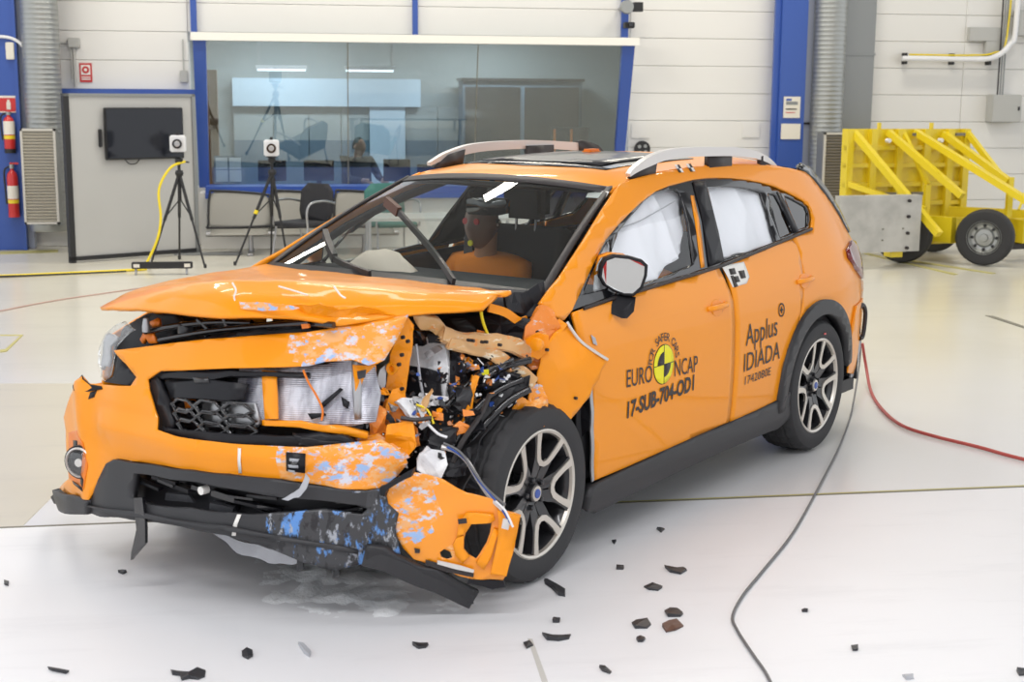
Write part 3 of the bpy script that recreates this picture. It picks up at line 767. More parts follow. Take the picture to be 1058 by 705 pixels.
box('body', -.05, .07, -.08, .06, -.04, .03, 'tripod', wc, .008); lathe_obj('lens', [(.025, -.12), (.025, -.08)], 'gloss', wc, (.01, 0, 0), 14, 'Y'); tube('bracket', [(0, .05, 0), (0, .16, .03)], .012, 'tripod', wc)
# conduits
cd = thing('cable_conduit', 'white pipe conduit bending up along the right wall', 'conduit', (8.2, 17.05, 2.3))
tube('pipe', [(-.70, 0, 0), (-.2, 0, 0), (.35, 0, 0), (.58, 0, .05), (.74, 0, .20), (.80, 0, .42), (.79, 0, 2.0)], .034, 'white', cd, 10, 5)
tube('wire', [(-.60, .02, .05), (.2, .02, .05), (.55, .02, .09), (.70, .02, .3), (.74, .02, 2.0)], .012, 'yellow', cd, 6, 5)
for x in (-.63, .0, .5): box('clip', x - .015, x + .015, .03, .14, -.07, .07, 'tripod', cd)
for x in (.62, .655, .69): tube('wire', [(x, .04, 1.9), (x + .01, .04, .3), (x + .01, .04, -.45)], .010, 'decal' if x < .65 else 'galvflat', cd, 6)
eb = thing('electrical_box', 'grey electrical box below the conduit on right wall', 'electrical box', (8.94, 17.02, 1.51))
box('case', -.20, .20, 0, .18, 0, .35, 'greyplastic', eb, .01); box('door_lock', .15, .17, -.01, 0, .15, .2, 'tripod', eb)
eb2 = thing('electrical_box', 'grey flat boxes beside the bend of the conduit', 'electrical box', (8.55, 17.12, 2.38))
box('case', -.13, .30, 0, .08, .15, .32, 'greyplastic', eb2, .006); box('case', .10, .32, 0, .08, -.03, .15, 'greyplastic', eb2, .006)
eb3 = tag(box('electrical_box', 9.03, 9.4, 17.05, WY, 2.60, 2.92, 'greyplastic', None, .01), 'grey electrical box at the right photo edge', 'electrical box')
# ---------------------------------------------------------------- yellow trolley
tr = thing('barrier_trolley', 'yellow steel barrier trolley with ribbed plate, grey block and tyres', 'trolley', (6.9, 15.0, 0))
O = Vector((6.9, 15.0, 0))
def tp(name, pts, r, mat='yellow', rect=None, seg=8): return tube(name, [Vector(p) - O for p in pts], r, mat, tr, seg, 0, rect)
pd = Vector((.985, .17, 0)); pn = Vector((.17, -.985, 0)); p0 = Vector((6.05, 15.4, 0))
def pq(u, w, z): return p0 + pd * u + pn * w + Vector((0, 0, z))
def obox(name, u0, u1, w0, w1, z0, z1, mat='yellow'):
    bmx = bmesh.new()
    mt = Matrix.Translation(p0 - O) @ Matrix((pd, pn, (0, 0, 1))).transposed().to_4x4()
    addbox(bmx, u0, u1, w0, w1, z0, z1, mt); bmesh.ops.recalc_face_normals(bmx, faces=bmx.faces[:])
    return obj(name, bmx, mat, tr)
obox('back_plate', .06, 1.70, 0, .05, .40, 1.46)
for u in (.06, .37, .72, 1.08, 1.40, 1.62): obox('vertical_rib', u, u + .08, .05, .13, .42, 1.46)
for z in (.58, .80, 1.02, 1.22): obox('horizontal_rib', .06, 1.70, .05, .10, z, z + .05)
for u, z, l in ((.55, .70, .18), (.95, .70, .22), (1.5, .70, .14), (.92, 1.38, .1), (1.5, 1.38, .12), (1.62, 1.02, .08)): obox('slot', u, u + l, .10, .135, z, z + .035, 'joint')
for u in (.5, 1.2): obox('lifting_lug', u, u + .03, .02, .06, 1.46, 1.53)
for u in (.56, 1.26): tp('lug_bolt', [pq(u, .14, 1.33), pq(u, .2, 1.33)], .025, 'white')
for u0, z0, u1, w1, z1 in ((.16, 1.42, .55, 1.25, .36), (.62, 1.42, 1.0, 1.0, .75), (.98, 1.42, 1.42, 1.9, .62), (1.36, 1.40, 1.6, 1.0, .9)):
    tp('brace', [pq(u0, .08, z0), pq(u1, w1, z1)], .04, rect=(.04, .035))
tp('brace', [pq(.80, .08, 1.44), pq(.86, .55, .85)], .03, rect=(.022, .022))
tp('brace', [pq(1.66, .08, 1.44), pq(1.78, .6, .95)], .03, rect=(.03, .03))
tp('brace', [pq(.1, .1, .84), pq(.6, .9, .60)], .03, rect=(.03, .03))
tp('chassis_rail', [pq(.55, .1, .37), pq(.95, .95, .37)], .08, rect=(.05, .14))
tp('chassis_rail', [pq(1.50, .1, .46), pq(2.2, 1.0, .46)], .08, rect=(.05, .10))
tp('post', [pq(1.62, 1.0, .95), pq(1.62, 1.0, .5)], .03, rect=(.03, .03)); tp('post', [pq(.82, .6, .85), pq(.82, .6, .4)], .03, rect=(.03, .03))
obox('chassis_deck', .75, 2.3, .50, .60, .18, .47); obox('chassis_box', 1.72, 2.5, .85, 1.15, .22, .48); obox('chassis_under', 1.6, 2.6, .8, 1.1, .15, .21, 'decal')
tp('tow_rod', [pq(1.60, 1.2, .6), pq(2.05, .9, 1.15), pq(2.5, .7, 1.7)], .016)
def trwheel(loc, rz):
    w = obj('wheel', lathe(bmesh.new(), [(.17, -.10), (.24, -.115), (.285, -.11), (.305, -.085), (.31, 0), (.305, .085), (.285, .11), (.24, .115), (.17, .10)], 36, 'Y', True), 'rubber', tr, True, 40)
    w.location = Vector(loc) - O; w.rotation_euler = (0, 0, rz)
    o = obj('hub_disc', lathe(bmesh.new(), [(.19, -.10), (.185, -.11), (.17, -.085), (.14, -.06), (.11, -.055), (.09, -.075), (.045, -.08), (.04, -.11), (.0, -.115)], 28, 'Y', cap=False), 'galv', w, True, 30)
    for k in range(8):
        b = lathe_obj('hub_hole', [(.016, -.078), (.016, -.055)], 'tripod', w, (.128 * math.cos(k * PI / 4), 0, .128 * math.sin(k * PI / 4)), 10, 'Y')
ra = math.atan2(-.62, .78) + .0
trwheel((7.42, 14.42, .31), -.62); trwheel((6.62, 14.75, .31), -.62); trwheel((7.45, 15.75, .31), -.62)
obox('front_block', -.60, .40, 1.0, 1.12, .17, .78, 'alu')
for z in (.21, .37, .55, .72): tp('block_bolt', [pq(.235, 1.11, z), pq(.235, 1.15, z)], .018, 'decal')
for u, z in ((-.07, .42), (-.07, .30), (.18, .42)): tp('block_bolt', [pq(u, 1.11, z), pq(u, 1.13, z)], .010, 'joint')
tp('block_arm', [pq(.25, 1.0, .25), pq(.4, .3, .33)], .05, rect=(.06, .05)); tp('block_arm', [pq(.0, 1.0, .5), pq(.2, .05, .55)], .05, rect=(.05, .05))
obox('block_foot', .10, .24, .9, 1.05, .10, .17)

# ================================================================ THE CAR (x forward, y to its left, z up; rear axle at x = 0)
CAR = thing('crashed_car', 'orange crashed hatchback car with torn open front left corner on white floor', 'car', (2.0104, 7.4153, 0), math.radians(-134.47))
def lerp(x, xs, ys):
    if x <= xs[0]: return ys[0]
    for i in range(len(xs) - 1):
        if x <= xs[i + 1]: return ys[i] + (ys[i + 1] - ys[i]) * (x - xs[i]) / (xs[i + 1] - xs[i])
    return ys[-1]
SZ, SY = [.0, .2, .30, .42, .60, .80, .92, 1.0, 1.06, 1.25, 1.45, 1.6], [.80, .83, .85, .862, .868, .865, .85, .82, .79, .70, .575, .46]
def cspl(x, xs, ys):
    """smooth interpolation so reflections have no kinks"""
    return sum(lerp(x + d, xs, ys) * w for d, w in ((-.05, .1), (-.025, .2), (0, .4), (.025, .2), (.05, .1)))
def S(x, z):
    y = cspl(z, SZ, SY); tp = 0
    if x < -.2: tp = .075 * min((-.2 - x) / .5, 2) ** 2
    if x > 2.3: tp = .10 * min(x - 2.3, 2) ** 2
    return y - tp
def side(s=1, off=0):
    return lambda x, z: (x, s * (S(x, z) + off), z)
def XF(y): return cspl(y, [-1.15,-.95,-.85,-.7,-.4,0,.2,.4,.6,.8,.95,1.1],[3.2,3.33,3.385,3.45,3.51,3.53,3.50,3.42,3.28,3.10,2.96,2.8])
def ZF(z): return lerp(z, [.1, .2, .3, .5, .7, .85, 1.0, 1.1], [-.03, 0, .0, -.03, -.04, -.08, -.14, -.18])
def front(off=0): return lambda y, z: (XF(y) + ZF(z) + off, y, z)
def P(name, pts, fn, mat, parent=CAR, **k): return panel(name, pts, fn, mat, parent, **k)
LEFT = (0, 1, .1)
# --- inner trims
# --- left side panels
DLO = [(2.249,1.004),(2.18,1.043),(2.089,1.096),(1.978,1.16),(1.836,1.236),(1.691,1.288),(1.541,1.332),(1.402,1.37),(1.251,1.404),(1.121,1.42),(0.99,1.429),(0.866,1.437),(0.73,1.439),(0.607,1.435),(0.48,1.426),(0.345,1.412),(0.208,1.391),(0.099,1.37),(0.004,1.341),(-0.078,1.308),(-0.146,1.277),(-0.183,1.258),(-0.182,1.234),(-0.161,1.2),(-0.102,1.15),(0.155,1.127),(0.395,1.108),(0.688,1.085),(0.973,1.061),(1.222,1.051),(1.435,1.042),(1.656,1.033),(1.808,1.027),(1.966,1.021),(2.112,1.013)]
GF = [(1.702,1.261),(1.594,1.299),(1.499,1.331),(1.389,1.367),(1.3,1.389),(1.21,1.401),(1.135,1.406),(1.074,1.405),(1.044,1.385),(1.059,1.343),(1.094,1.268),(1.144,1.178),(1.194,1.084),(1.371,1.069),(1.55,1.054),(1.72,1.041),(1.896,1.031),(1.94,1.051),(1.85,1.164)]
GR = [(0.765,1.399),(0.649,1.398),(0.507,1.389),(0.369,1.373),(0.263,1.349),(0.291,1.276),(0.322,1.189),(0.34,1.116),(0.54,1.101),(0.735,1.088),(0.908,1.075),(0.856,1.235)]
GM = [(2.119,1.055),(2.037,1.106),(1.941,1.161),(1.842,1.217),(1.788,1.24),(1.84,1.163),(1.93,1.059),(2.069,1.051)]
GQ1 = [(0.186,1.345),(0.116,1.328),(0.109,1.251),(0.106,1.143),(0.269,1.126),(0.246,1.212)]
GQ2 = [(0.021,1.323),(-0.063,1.296),(-0.157,1.257),(-0.158,1.229),(-0.085,1.158),(0.03,1.149),(0.042,1.237)]
rd_edge = [(0.172,1.121),(0.14,1.081),(0.142,1.043),(0.166,0.979),(0.197,0.915),(0.216,0.839),(0.238,0.774),(0.278,0.69)]
ARC_C = (0, .335)
def arc(r, a0, a1, n=18, c=ARC_C): return [(c[0] + r * math.cos(math.radians(a0 + (a1 - a0) * k / n)), c[1] + r * math.sin(math.radians(a0 + (a1 - a0) * k / n))) for k in range(n + 1)]
SEAM = .955
dlo_bot_front = [(2.245,1),(1.968,1.018),(1.658,1.03),(1.438,1.039),(1.225,1.047),(1.003,1.058)]
dlo_bot_rear = [(0.943,1.062),(0.692,1.08),(0.397,1.105),(0.196,1.12)]
front_edge = [(2.119,0.305),(2.144,0.419),(2.157,0.541),(2.159,0.639),(2.17,0.723),(2.216,0.821),(2.25,0.909)]
fd = dlo_bot_front + [(SEAM + .006, .9), (SEAM + .006, .6), (SEAM + .006, .33)] + [(1.343,0.322),(1.606,0.315),(1.89,0.307)] + front_edge
rdp = [(SEAM - .006, 1.055)] + dlo_bot_rear[1:] + [(x, z) for x, z in rd_edge] + arc(.455, 50, 10, 8) + [(0.432,0.347),(0.675,0.334)] + [(SEAM - .006, .328), (SEAM - .006, .6), (SEAM - .006, .9)]
def RX(z): return lerp(z, [.2, .35, .6, .9, 1.08, 1.25, 1.43, 1.5], [-.74, -.82, -.87, -.84, -.74, -.60, -.44, -.32])
rq_top = [(-0.103,1.145),(-0.166,1.199),(-0.19,1.237),(-0.191,1.26),(-0.161,1.279)]
RXB = [(RX(z) + (.05 if z > 1.07 else 0), z) for z in (1.42, 1.38, 1.32, 1.25, 1.16, 1.08, 1.0, .9, .8, .7, .6)]
rear_run = RXB + [(-.43, .60), (-.40, .56)] + arc(.455, 149, 54, 14) + [(x - .008, z) for x, z in rd_edge[::-1]][:-1] + [(0.147,1.123)] + rq_top
ra_top = [(x, z) for x, z in [(-0.166,1.283),(-0.103,1.309),(-0.002,1.346),(0.094,1.374),(0.202,1.396),(0.34,1.416),(0.476,1.43),(0.604,1.438),(0.726,1.442),(0.862,1.441),(0.985,1.433),(1.117,1.424),(1.247,1.408),(1.398,1.374),(1.537,1.336),(1.687,1.291),(1.833,1.24),(1.975,1.164),(2.087,1.099),(2.178,1.046),(2.244,1.007)]]
def ZC(x): return cspl(x, [-.75, -.5, -.1, .3, .8, 1.2, 1.45, 1.6, 1.75], [1.36, 1.45, 1.51, 1.535, 1.537, 1.525, 1.505, 1.475, 1.41])
shoulder = [(x, ZC(x) - .045) for x in (1.50, 1.42, 1.3, 1.15, 1.0, .8, .6, .4, .2, 0, -.2, -.34)]
frame = [(2.316,0.979),(2.358,0.998),(2.426,1.056),(2.345,1.093),(2.239,1.133),(2.089,1.204),(1.931,1.278),(1.756,1.355),(1.59,1.424),(1.494,1.456)] + shoulder + rear_run + ra_top
pan = [('front_door', fd), ('rear_door', rdp), ('side_frame', frame)]
made = {}
for s in (1, -1):
    for nm, pl in pan:
        made[nm, s] = P(nm, pl, side(s), 'paint', out=(0, s, .1), step=.05, thick=.014)
    # black window surround with its openings, glass set back behind it
    ws = P('window_surround', DLO, side(s, -.010), 'gloss', out=(0, s, .1), holes=[GF, GR, GM, GQ1, GQ2], step=.07, thick=.012)
    P('front_door_glass', GF, side(s, -.018), 'sideglass', out=(0, s, .1), step=.12, thick=0)
    P('rear_door_glass', GR, side(s, -.018), 'sideglass', out=(0, s, .1), step=.12, thick=0)
    P('mirror_corner_glass', GM, side(s, -.018), 'sideglass', out=(0, s, .1), step=0, thick=0)
    P('quarter_glass', GQ1, side(s, -.018), 'darkglass', out=(0, s, .1), step=0, thick=0)
    P('quarter_glass', GQ2, side(s, -.018), 'darkglass', out=(0, s, .1), step=0, thick=0)
    P('pillar_trim', [(0.882,1.431),(0.772,1.428),(0.833,1.303),(0.883,1.18),(0.924,1.074),(1.073,1.064),(1.008,1.189),(0.939,1.318)], side(s, -.002), 'black', out=(0, s, .1), step=.1, thick=.01)
    P('pillar_gap_paint', [(0.962,1.372),(0.937,1.37),(0.987,1.287),(1.056,1.163),(1.114,1.066),(1.146,1.064),(1.089,1.174),(1.022,1.289)], side(s, -.006), 'paint', out=(0, s, .1), step=.1, thick=.006)
    tube('belt_moulding', [Vector(side(s, .004)(x, z)) for x, z in [(2.172,1.006),(1.968,1.018),(1.658,1.03),(1.438,1.039),(1.225,1.047),(0.974,1.059),(0.692,1.08),(0.397,1.105),(0.157,1.125),(-0.099,1.147)]], .008, 'decal', CAR, 6)
    P('division_bar', [(0.084,1.345),(0.055,1.332),(0.059,1.243),(0.04,1.145),(0.103,1.14),(0.113,1.241)], side(s, -.004), 'steel' if s == 9 else 'black', out=(0, s, .1), step=0, thick=.01)
    # claddings
    clad = arc(.462, -8, 172, 30) + arc(.385, 172, -8, 30)
    P('wheel_arch_cladding', clad, side(s, .022), 'cladding', out=(0, s, .1), step=.06, thick=.05)
    sill = [(2.181,0.257),(2.137,0.293),(1.889,0.305),(1.605,0.313),(1.342,0.32)] + [(SEAM, .326)] + [(0.674,0.332),(0.431,0.344),(0.339,0.368),(0.245,0.249),(0.418,0.19),(0.543,0.196),(1.007,0.197),(1.503,0.185),(1.843,0.169),(2.095,0.161),(2.166,0.187)]
    P('sill_cladding', sill, lambda x, z, s=s: (x, s * (S(x, z) + .014 + .012 * math.sin(min(1, max(0, (z - .17) / .14)) * PI)), z), 'cladding', out=(0, s, .1), step=.05, thick=.05)
    # door handles
    for hx, hz in ((1.12, .892), (.178, .915)):
        bmh = bmesh.new(); yy = S(hx, hz)
        addtube(bmh, spline([(hx + .085, s * (yy - .004), hz - .002), (hx + .06, s * (yy + .014), hz), (hx, s * (yy + .02), hz + .002), (hx - .06, s * (yy + .014), hz + .002), (hx - .09, s * (yy - .004), hz + .002)], 4), .013, 10)
        hnd = obj('door_handle', bmh, 'paint', made['front_door' if hx > .9 else 'rear_door', s], True)
        P('handle_cup', [(hx + .062 * math.cos(a * PI / 8), hz - .004 + .038 * math.sin(a * PI / 8)) for a in range(16)], side(s, -.004 + .006), 'paint', made['front_door' if hx > .9 else 'rear_door', s], out=(0, s, .1), step=.02, thick=.004)
    P('inner_trim', [(2.2, .30), (2.2, .98), (1.6, 1.02), (.9, 1.05), (.2, 1.08), (-.6, 1.08), (-.6, .30)], side(s, -.05), 'interior', out=(0, s, .1), step=.1, thick=.01)
    P('inner_pillar_trim', [(2.324,1.002),(2.158,1.103),(1.908,1.238),(1.6,1.357),(1.299,1.431),(0.95,1.467),(0.686,1.474),(0.167,1.425),(-0.037,1.378),(0.01,1.336),(0.212,1.387),(0.487,1.42),(0.736,1.433),(0.997,1.423),(1.257,1.398),(1.547,1.326),(1.841,1.229),(2.094,1.089),(2.253,0.997)], side(s, -.035), 'interior', out=(0, s, .1), step=.1, thick=.01)
# rear end
P('tailgate', [(-.62, .62), (.62, .62), (.66, .9), (.60, 1.08), (.5, 1.4), (-.5, 1.4), (-.60, 1.08), (-.66, .9)], lambda y, z: (RX(z) - .02 + .10 * (abs(y) / .75) ** 3, y, z), 'paint', out=(-1, 0, .1), step=.1)
P('rear_window', [(-.52, 1.10), (.52, 1.10), (.45, 1.36), (-.45, 1.36)], lambda y, z: (RX(z) - .03 + .10 * (abs(y) / .75) ** 3, y, z), 'darkglass', out=(-1, 0, .1), step=.1, thick=.004)
P('rear_bumper', [(-.80, .26), (.80, .26), (.79, .66), (-.79, .66)], lambda y, z: (-.84 + .14 * (abs(y) / .8) ** 4, y, z), 'cladding', out=(-1, 0, .1), step=.08)
P('roof_spoiler', [(-.55, 0), (.55, 0), (.50, .24), (-.50, .24)], lambda y, v: (-.36 - v, y, 1.475 - .2 * v - .03 * (y / .5) ** 2), 'gloss', out=(0, 0, 1), step=.08, thick=.03)
for s in (1, -1):
    P('spoiler_wing', [(-.32, 1.445), (-.36, 1.475), (-.48, 1.445), (-.60, 1.33), (-.72, 1.17), (-.765, 1.08), (-.70, 1.08), (-.56, 1.25), (-.45, 1.38), (-.385, 1.42)], lambda x, z, s=s: (x, s * (S(x, z) + .006), z), 'gloss', out=(0, s, 0), step=.06, thick=.03)
    P('rear_corner', [(-.44, .34), (-.62, .30), (-.78, .36), (-.86, .60), (-.85, .70), (-.52, .70), (-.45, .60)], lambda x, z, s=s: (x, s * (S(x, z) + .012), z), 'paint', out=(0, s, 0), step=.05)
    tl = P('tail_lamp', [(-.44, .975), (-.46, 1.02), (-.62, 1.05), (-.84, 1.01), (-.885, .92), (-.86, .80), (-.70, .83), (-.56, .89)], lambda x, z, s=s: (x, s * (S(x, z) + .022 - max(0, -.74 - x) * .25), z), 'redlens', out=(0, s, 0), step=.04, thick=.03)
    P('lamp_lower_lens', [(-.70, .82), (-.86, .80), (-.86, .70), (-.78, .70)], lambda x, z, s=s: (x, s * (S(x, z) + .018 - max(0, -.74 - x) * .25), z), 'lens', tl, out=(0, s, 0), step=.04, thick=.02)
tb_ = tube('tow_loop', [(-0.687,0.8,0.519),(-0.664,0.8,0.593),(-0.669,0.8,0.658),(-0.722,0.8,0.679),(-0.77,0.8,0.635),(-0.767,0.8,0.547),(-0.746,0.8,0.494),(-0.705,0.8,0.489)], .013, 'decal', CAR, 8, 5)
sheet('hanging_trim', [(-0.64,0.8,0.564),(-0.715,0.8,0.515),(-0.738,0.8,0.451),(-0.746,0.79,0.36),(-0.698,0.77,0.237),(-0.658,0.77,0.227),(-0.653,0.78,0.295),(-0.66,0.8,0.407)], 'shardgrey', CAR, .01, out=(0, 1, 0), amp=.01)
# --- roof, sunroof, rails
def roof(off=0): return lambda x, y: (x - .0, y, ZC(x) + .014 * 0 - .045 * min(1.3, abs(y) / .545) ** 3 + off)
def roof_front(y): return 1.60 + .075 * (1 - (y / .57) ** 2)
rp = [(roof_front(y / 10 * .58), y / 10 * .58) for y in range(-10, 11)] + [(x, .535) for x in (1.3, 1.0, .6, .2, -.2)] + [(-.38, .50), (-.42, .3), (-.44, 0), (-.42, -.3), (-.38, -.50)] + [(x, -.535) for x in (-.2, .2, .6, 1.0, 1.3)]
def roofp(off=0):
    def f(x, y):
        z = ZC(x) - .045 * min(1.35, abs(y) / .545) ** 3
        return (x, y, z + off)
    return f
SUN = [(1.36, -.40), (1.42, -.2), (1.44, 0), (1.42, .2), (1.36, .40), (.9, .42), (.55, .40), (.55, -.40), (.9, -.42)]
rf_ = P('roof', rp, roofp(), 'paint', out=(0, 0, 1), step=.07)
sr = P('sunroof', SUN, roofp(.004), 'gloss', out=(0, 0, 1), step=.12, thick=.006)
P('sunroof_glass', [(1.30, -.34), (1.34, 0), (1.30, .34), (.62, .34), (.62, -.34)], roofp(.0095), 'darkalloy', sr, out=(0, 0, 1), step=.12, thick=.004)
tube('roof_header_seal', [(roof_front(y / 10 * .57) + .012, y / 10 * .57, ZC(roof_front(y / 10 * .57)) - .045 * min(1.35, abs(y / 10 * .57) / .545) ** 3 - .012) for y in range(-10, 11)], .014, 'decal', CAR, 8)
for s, pts in ((1, [(1.422,0.555,1.482),(1.382,0.555,1.501),(1.308,0.555,1.524),(1.199,0.555,1.548),(1.087,0.555,1.562),(0.943,0.555,1.567),(0.679,0.55,1.563),(0.398,0.54,1.553),(0.14,0.53,1.528),(-0.041,0.52,1.489),(-0.17,0.51,1.441)]), (-1, [(1.442,-0.555,1.492),(1.368,-0.555,1.515),(1.3,-0.555,1.53),(1.149,-0.555,1.554),(1.002,-0.555,1.564),(0.811,-0.555,1.567),(0.621,-0.555,1.566),(0.448,-0.55,1.56),(0.221,-0.545,1.547),(0.099,-0.535,1.534),(0.004,-0.525,1.515),(-0.085,-0.51,1.494)])):
    rl = tube('roof_rail', pts, .02, 'silver' if s == 1 else 'railpink', CAR, 8, 4, rect=(.016, .022), up=(0, 0, 1), ends=.35)
    sx, sz = pts[0][0], pts[0][2]
    panel('rail_foot', [(sx - .02, sz - .02), (sx - .13, sz + .042), (sx - .26, sz + .064), (sx - .24, sz - .01), (sx - .1, sz - .02)], lambda x, z, s=s: (x, s * .553, z), 'decal', rl, step=0, thick=.02, out=(0, s, 0))
    mx = [(0.658,0.55,1.547),(0.426,0.55,1.54)]
    panel('rail_foot', [(mx[0][0], 1.46), (mx[0][0], 1.56), (mx[1][0], 1.56), (mx[1][0], 1.46)], lambda x, z, s=s: (x, s * .548, z), 'decal', rl, step=0, thick=.03, out=(0, s, 0))
    ex, ez = pts[-1][0], pts[-1][2]
    panel('rail_foot', [(ex + .0, ez - .01), (ex + .10, ez + .055), (ex + .22, ez + .085), (ex + .26, ez + .08), (ex + .25, ez - .0), (ex + .1, ez - .02)], lambda x, z, s=s: (x, s * (.51 + .13 * (x - ex)), z), 'decal', rl, step=0, thick=.025, out=(0, s, 0))
# roof extras: checker stickers and an orange beacon stub
def stick(u0, x, y, fn, name='checker_marker', w=.05, h=.045, cols=2, rows=2, parent=rf_):
    for i in range(cols):
        for j in range(rows):
            a = [(x + i * w / cols, y + j * h / rows), (x + (i + 1) * w / cols, y + j * h / rows), (x + (i + 1) * w / cols, y + (j + 1) * h / rows), (x + i * w / cols, y + (j + 1) * h / rows)]
            panel(name, a, fn, 'decal' if (i + j) % 2 else 'whitepaint', parent, step=0, thick=.001, out=(0, 0, 1))
stick(0, .93, 1.475, side(1, .004), w=.045, h=.035, parent=made['side_frame', 1]); stick(0, .82, 1.475, side(1, .004), w=.045, h=.035, parent=made['side_frame', 1])
box('roof_marker', .70, .80, -.10, -.04, 1.535, 1.56, 'orangeplastic', rf_, .01)
# checker sticker beneath the window
sk = P('checker_sticker', [(0.974,1.059),(0.752,1.057),(0.752,0.988),(0.8,0.962),(0.939,0.959)], side(1, .003), 'whitepaint', made['front_door', 1], out=LEFT, step=.03, thick=.002)
for px in ([(0.924,1.04),(0.867,1.039),(0.871,1.013),(0.928,1.014)], [(0.909,1.004),(0.861,1.003),(0.859,0.977),(0.908,0.977)], [(0.843,1.023),(0.784,1.022),(0.792,0.988),(0.842,0.988)], [(0.932,1.01),(0.903,1.01),(0.891,0.958),(0.93,0.958)]):
    P('checker_patch', px, side(1, .005), 'decal', sk, out=LEFT, step=0, thick=.001)
box('windscreen_label', 0, .10, 0, .002, 0, .04, 'whitepaint', CAR).matrix_local = Matrix.Translation((1.66, .49, 1.395)) @ Matrix.Rotation(math.radians(88), 4, 'Z') @ Matrix.Rotation(math.radians(-45), 4, 'X')
# --- lettering on the doors
FDp = made['front_door', 1]; RDp = made['rear_door', 1]
def on_side(x0, z0, dz=0, sx=1):                          # u runs rearwards on the left side
    return lambda u, v: Vector(side(1, .0035)(x0 - u * sx, z0 + v + dz * u))
lettering('lettering_euro', 'EURO', .105, on_side(1.916, .655, -.045), 'decal', FDp, extent=.205)
lettering('lettering_ncap', 'NCAP', .105, on_side(1.522, .637, -.045), 'decal', FDp, extent=.205)
lettering('lettering_test_code', '17-SUB-704-OD1', .095, on_side(1.905, .526, .045), 'decal', FDp, extent=.56, bold=.003)
cx, cz, rr_ = 1.615, .705, .083
def disc(r, a0=0, a1=360, n=32, c=(cx, cz)): return [(c[0] - r * math.cos(math.radians(a0 + (a1 - a0) * k / n)), c[1] + r * math.sin(math.radians(a0 + (a1 - a0) * k / n))) for k in range(n + (0 if a1 - a0 >= 360 else 1))]
dk_ = P('target_rim', disc(rr_ + .003), side(1, .002), 'decal', FDp, out=LEFT, step=.06, thick=.001)
P('target_disc', disc(rr_), side(1, .0035), 'signyellow', FDp, out=LEFT, step=.06, thick=.001)
for a in (90, 270): P('target_quarter', [(cx, cz)] + disc(rr_ * .66, a, a + 90, 12), side(1, .005), 'decal', FDp, out=LEFT, step=.06, thick=.001)
P('target_line', [(cx - rr_, cz - .0015), (cx + rr_, cz - .0015), (cx + rr_, cz + .0015), (cx - rr_, cz + .0015)], side(1, .005), 'decal', FDp, out=LEFT, step=0, thick=.001)
P('target_line', [(cx - .0015, cz - rr_), (cx + .0015, cz - rr_), (cx + .0015, cz + rr_), (cx - .0015, cz + rr_)], side(1, .005), 'decal', FDp, out=LEFT, step=0, thick=.001)
word = 'FOR SAFER CARS'
for k, chr_ in enumerate(word):
    if chr_ == ' ': continue
    a = math.radians(168 - 156 * k / (len(word) - 1)); R_ = .100
    def fn(u, v, a=a, R_=R_):
        rx, rz = math.cos(a), math.sin(a); tx, tz = math.sin(a), -math.cos(a)
        x = (R_ + v) * rx + (u) * tx; z = (R_ + v) * rz + (u) * tz
        return Vector(side(1, .0035)(cx - x, cz + z))
    lettering('lettering_arc', chr_, .050, fn, 'decal', FDp, align='CENTER')
lettering('lettering_lab', 'Applus', .145, on_side(.850, .675, .02), 'decal', RDp, extent=.335)
pc = (.470, .80)
P('plus_ring', disc(.034, c=pc), side(1, .0035), 'decal', RDp, out=LEFT, holes=[disc(.027, c=pc)], step=0, thick=.001)
for w_, h_ in ((.016, .005), (.005, .016)): P('plus_bar', [(pc[0] - w_, pc[1] - h_), (pc[0] + w_, pc[1] - h_), (pc[0] + w_, pc[1] + h_), (pc[0] - w_, pc[1] + h_)], side(1, .0035), 'decal', RDp, out=LEFT, step=0, thick=.001)
lettering('lettering_lab', 'IDIADA', .125, on_side(.862, .553, .02), 'decal', RDp, extent=.385)
lettering('lettering_number', '1742080E', .058, on_side(.842, .488, .015), 'decal', RDp, extent=.275)
# --- windscreen
def wsf(off=0):
    def f(u, v):
        y = u * (.575 + (.765 - .575) * v)
        x = 1.585 + (2.37 - 1.585) * v + .085 * (1 - u * u) * (1 - .3 * v)
        z = 1.432 + (1.045 - 1.432) * v + .038 * (1 - u * u) * (1 - .6 * v) + .02 * math.sin(v * PI)
        return (x + off, y, z + off)
    return f
wsq = [(-1, 0), (1, 0), (1, 1), (-1, 1)]
P('windscreen', wsq, wsf(), 'glass', out=(1, 0, .6), step=.1, thick=0)
for s in (1, -1): P('windscreen_seal', [(s, -.02), (s, 1.0), (s * .955, 1.0), (s * .965, 0)], wsf(.006), 'decal', out=(1, 0, .6), step=.1, thick=.012)
P('windscreen_band', [(-1, -.01), (1, -.01), (.98, .055), (-.98, .055)], wsf(.003), 'decal', out=(1, 0, .6), step=.1, thick=.004)
P('cowl', [(-1, .93), (1, .93), (1.0, 1.10), (-1.0, 1.10)], wsf(.008), 'black', out=(1, 0, .6), step=.1, thick=.02)
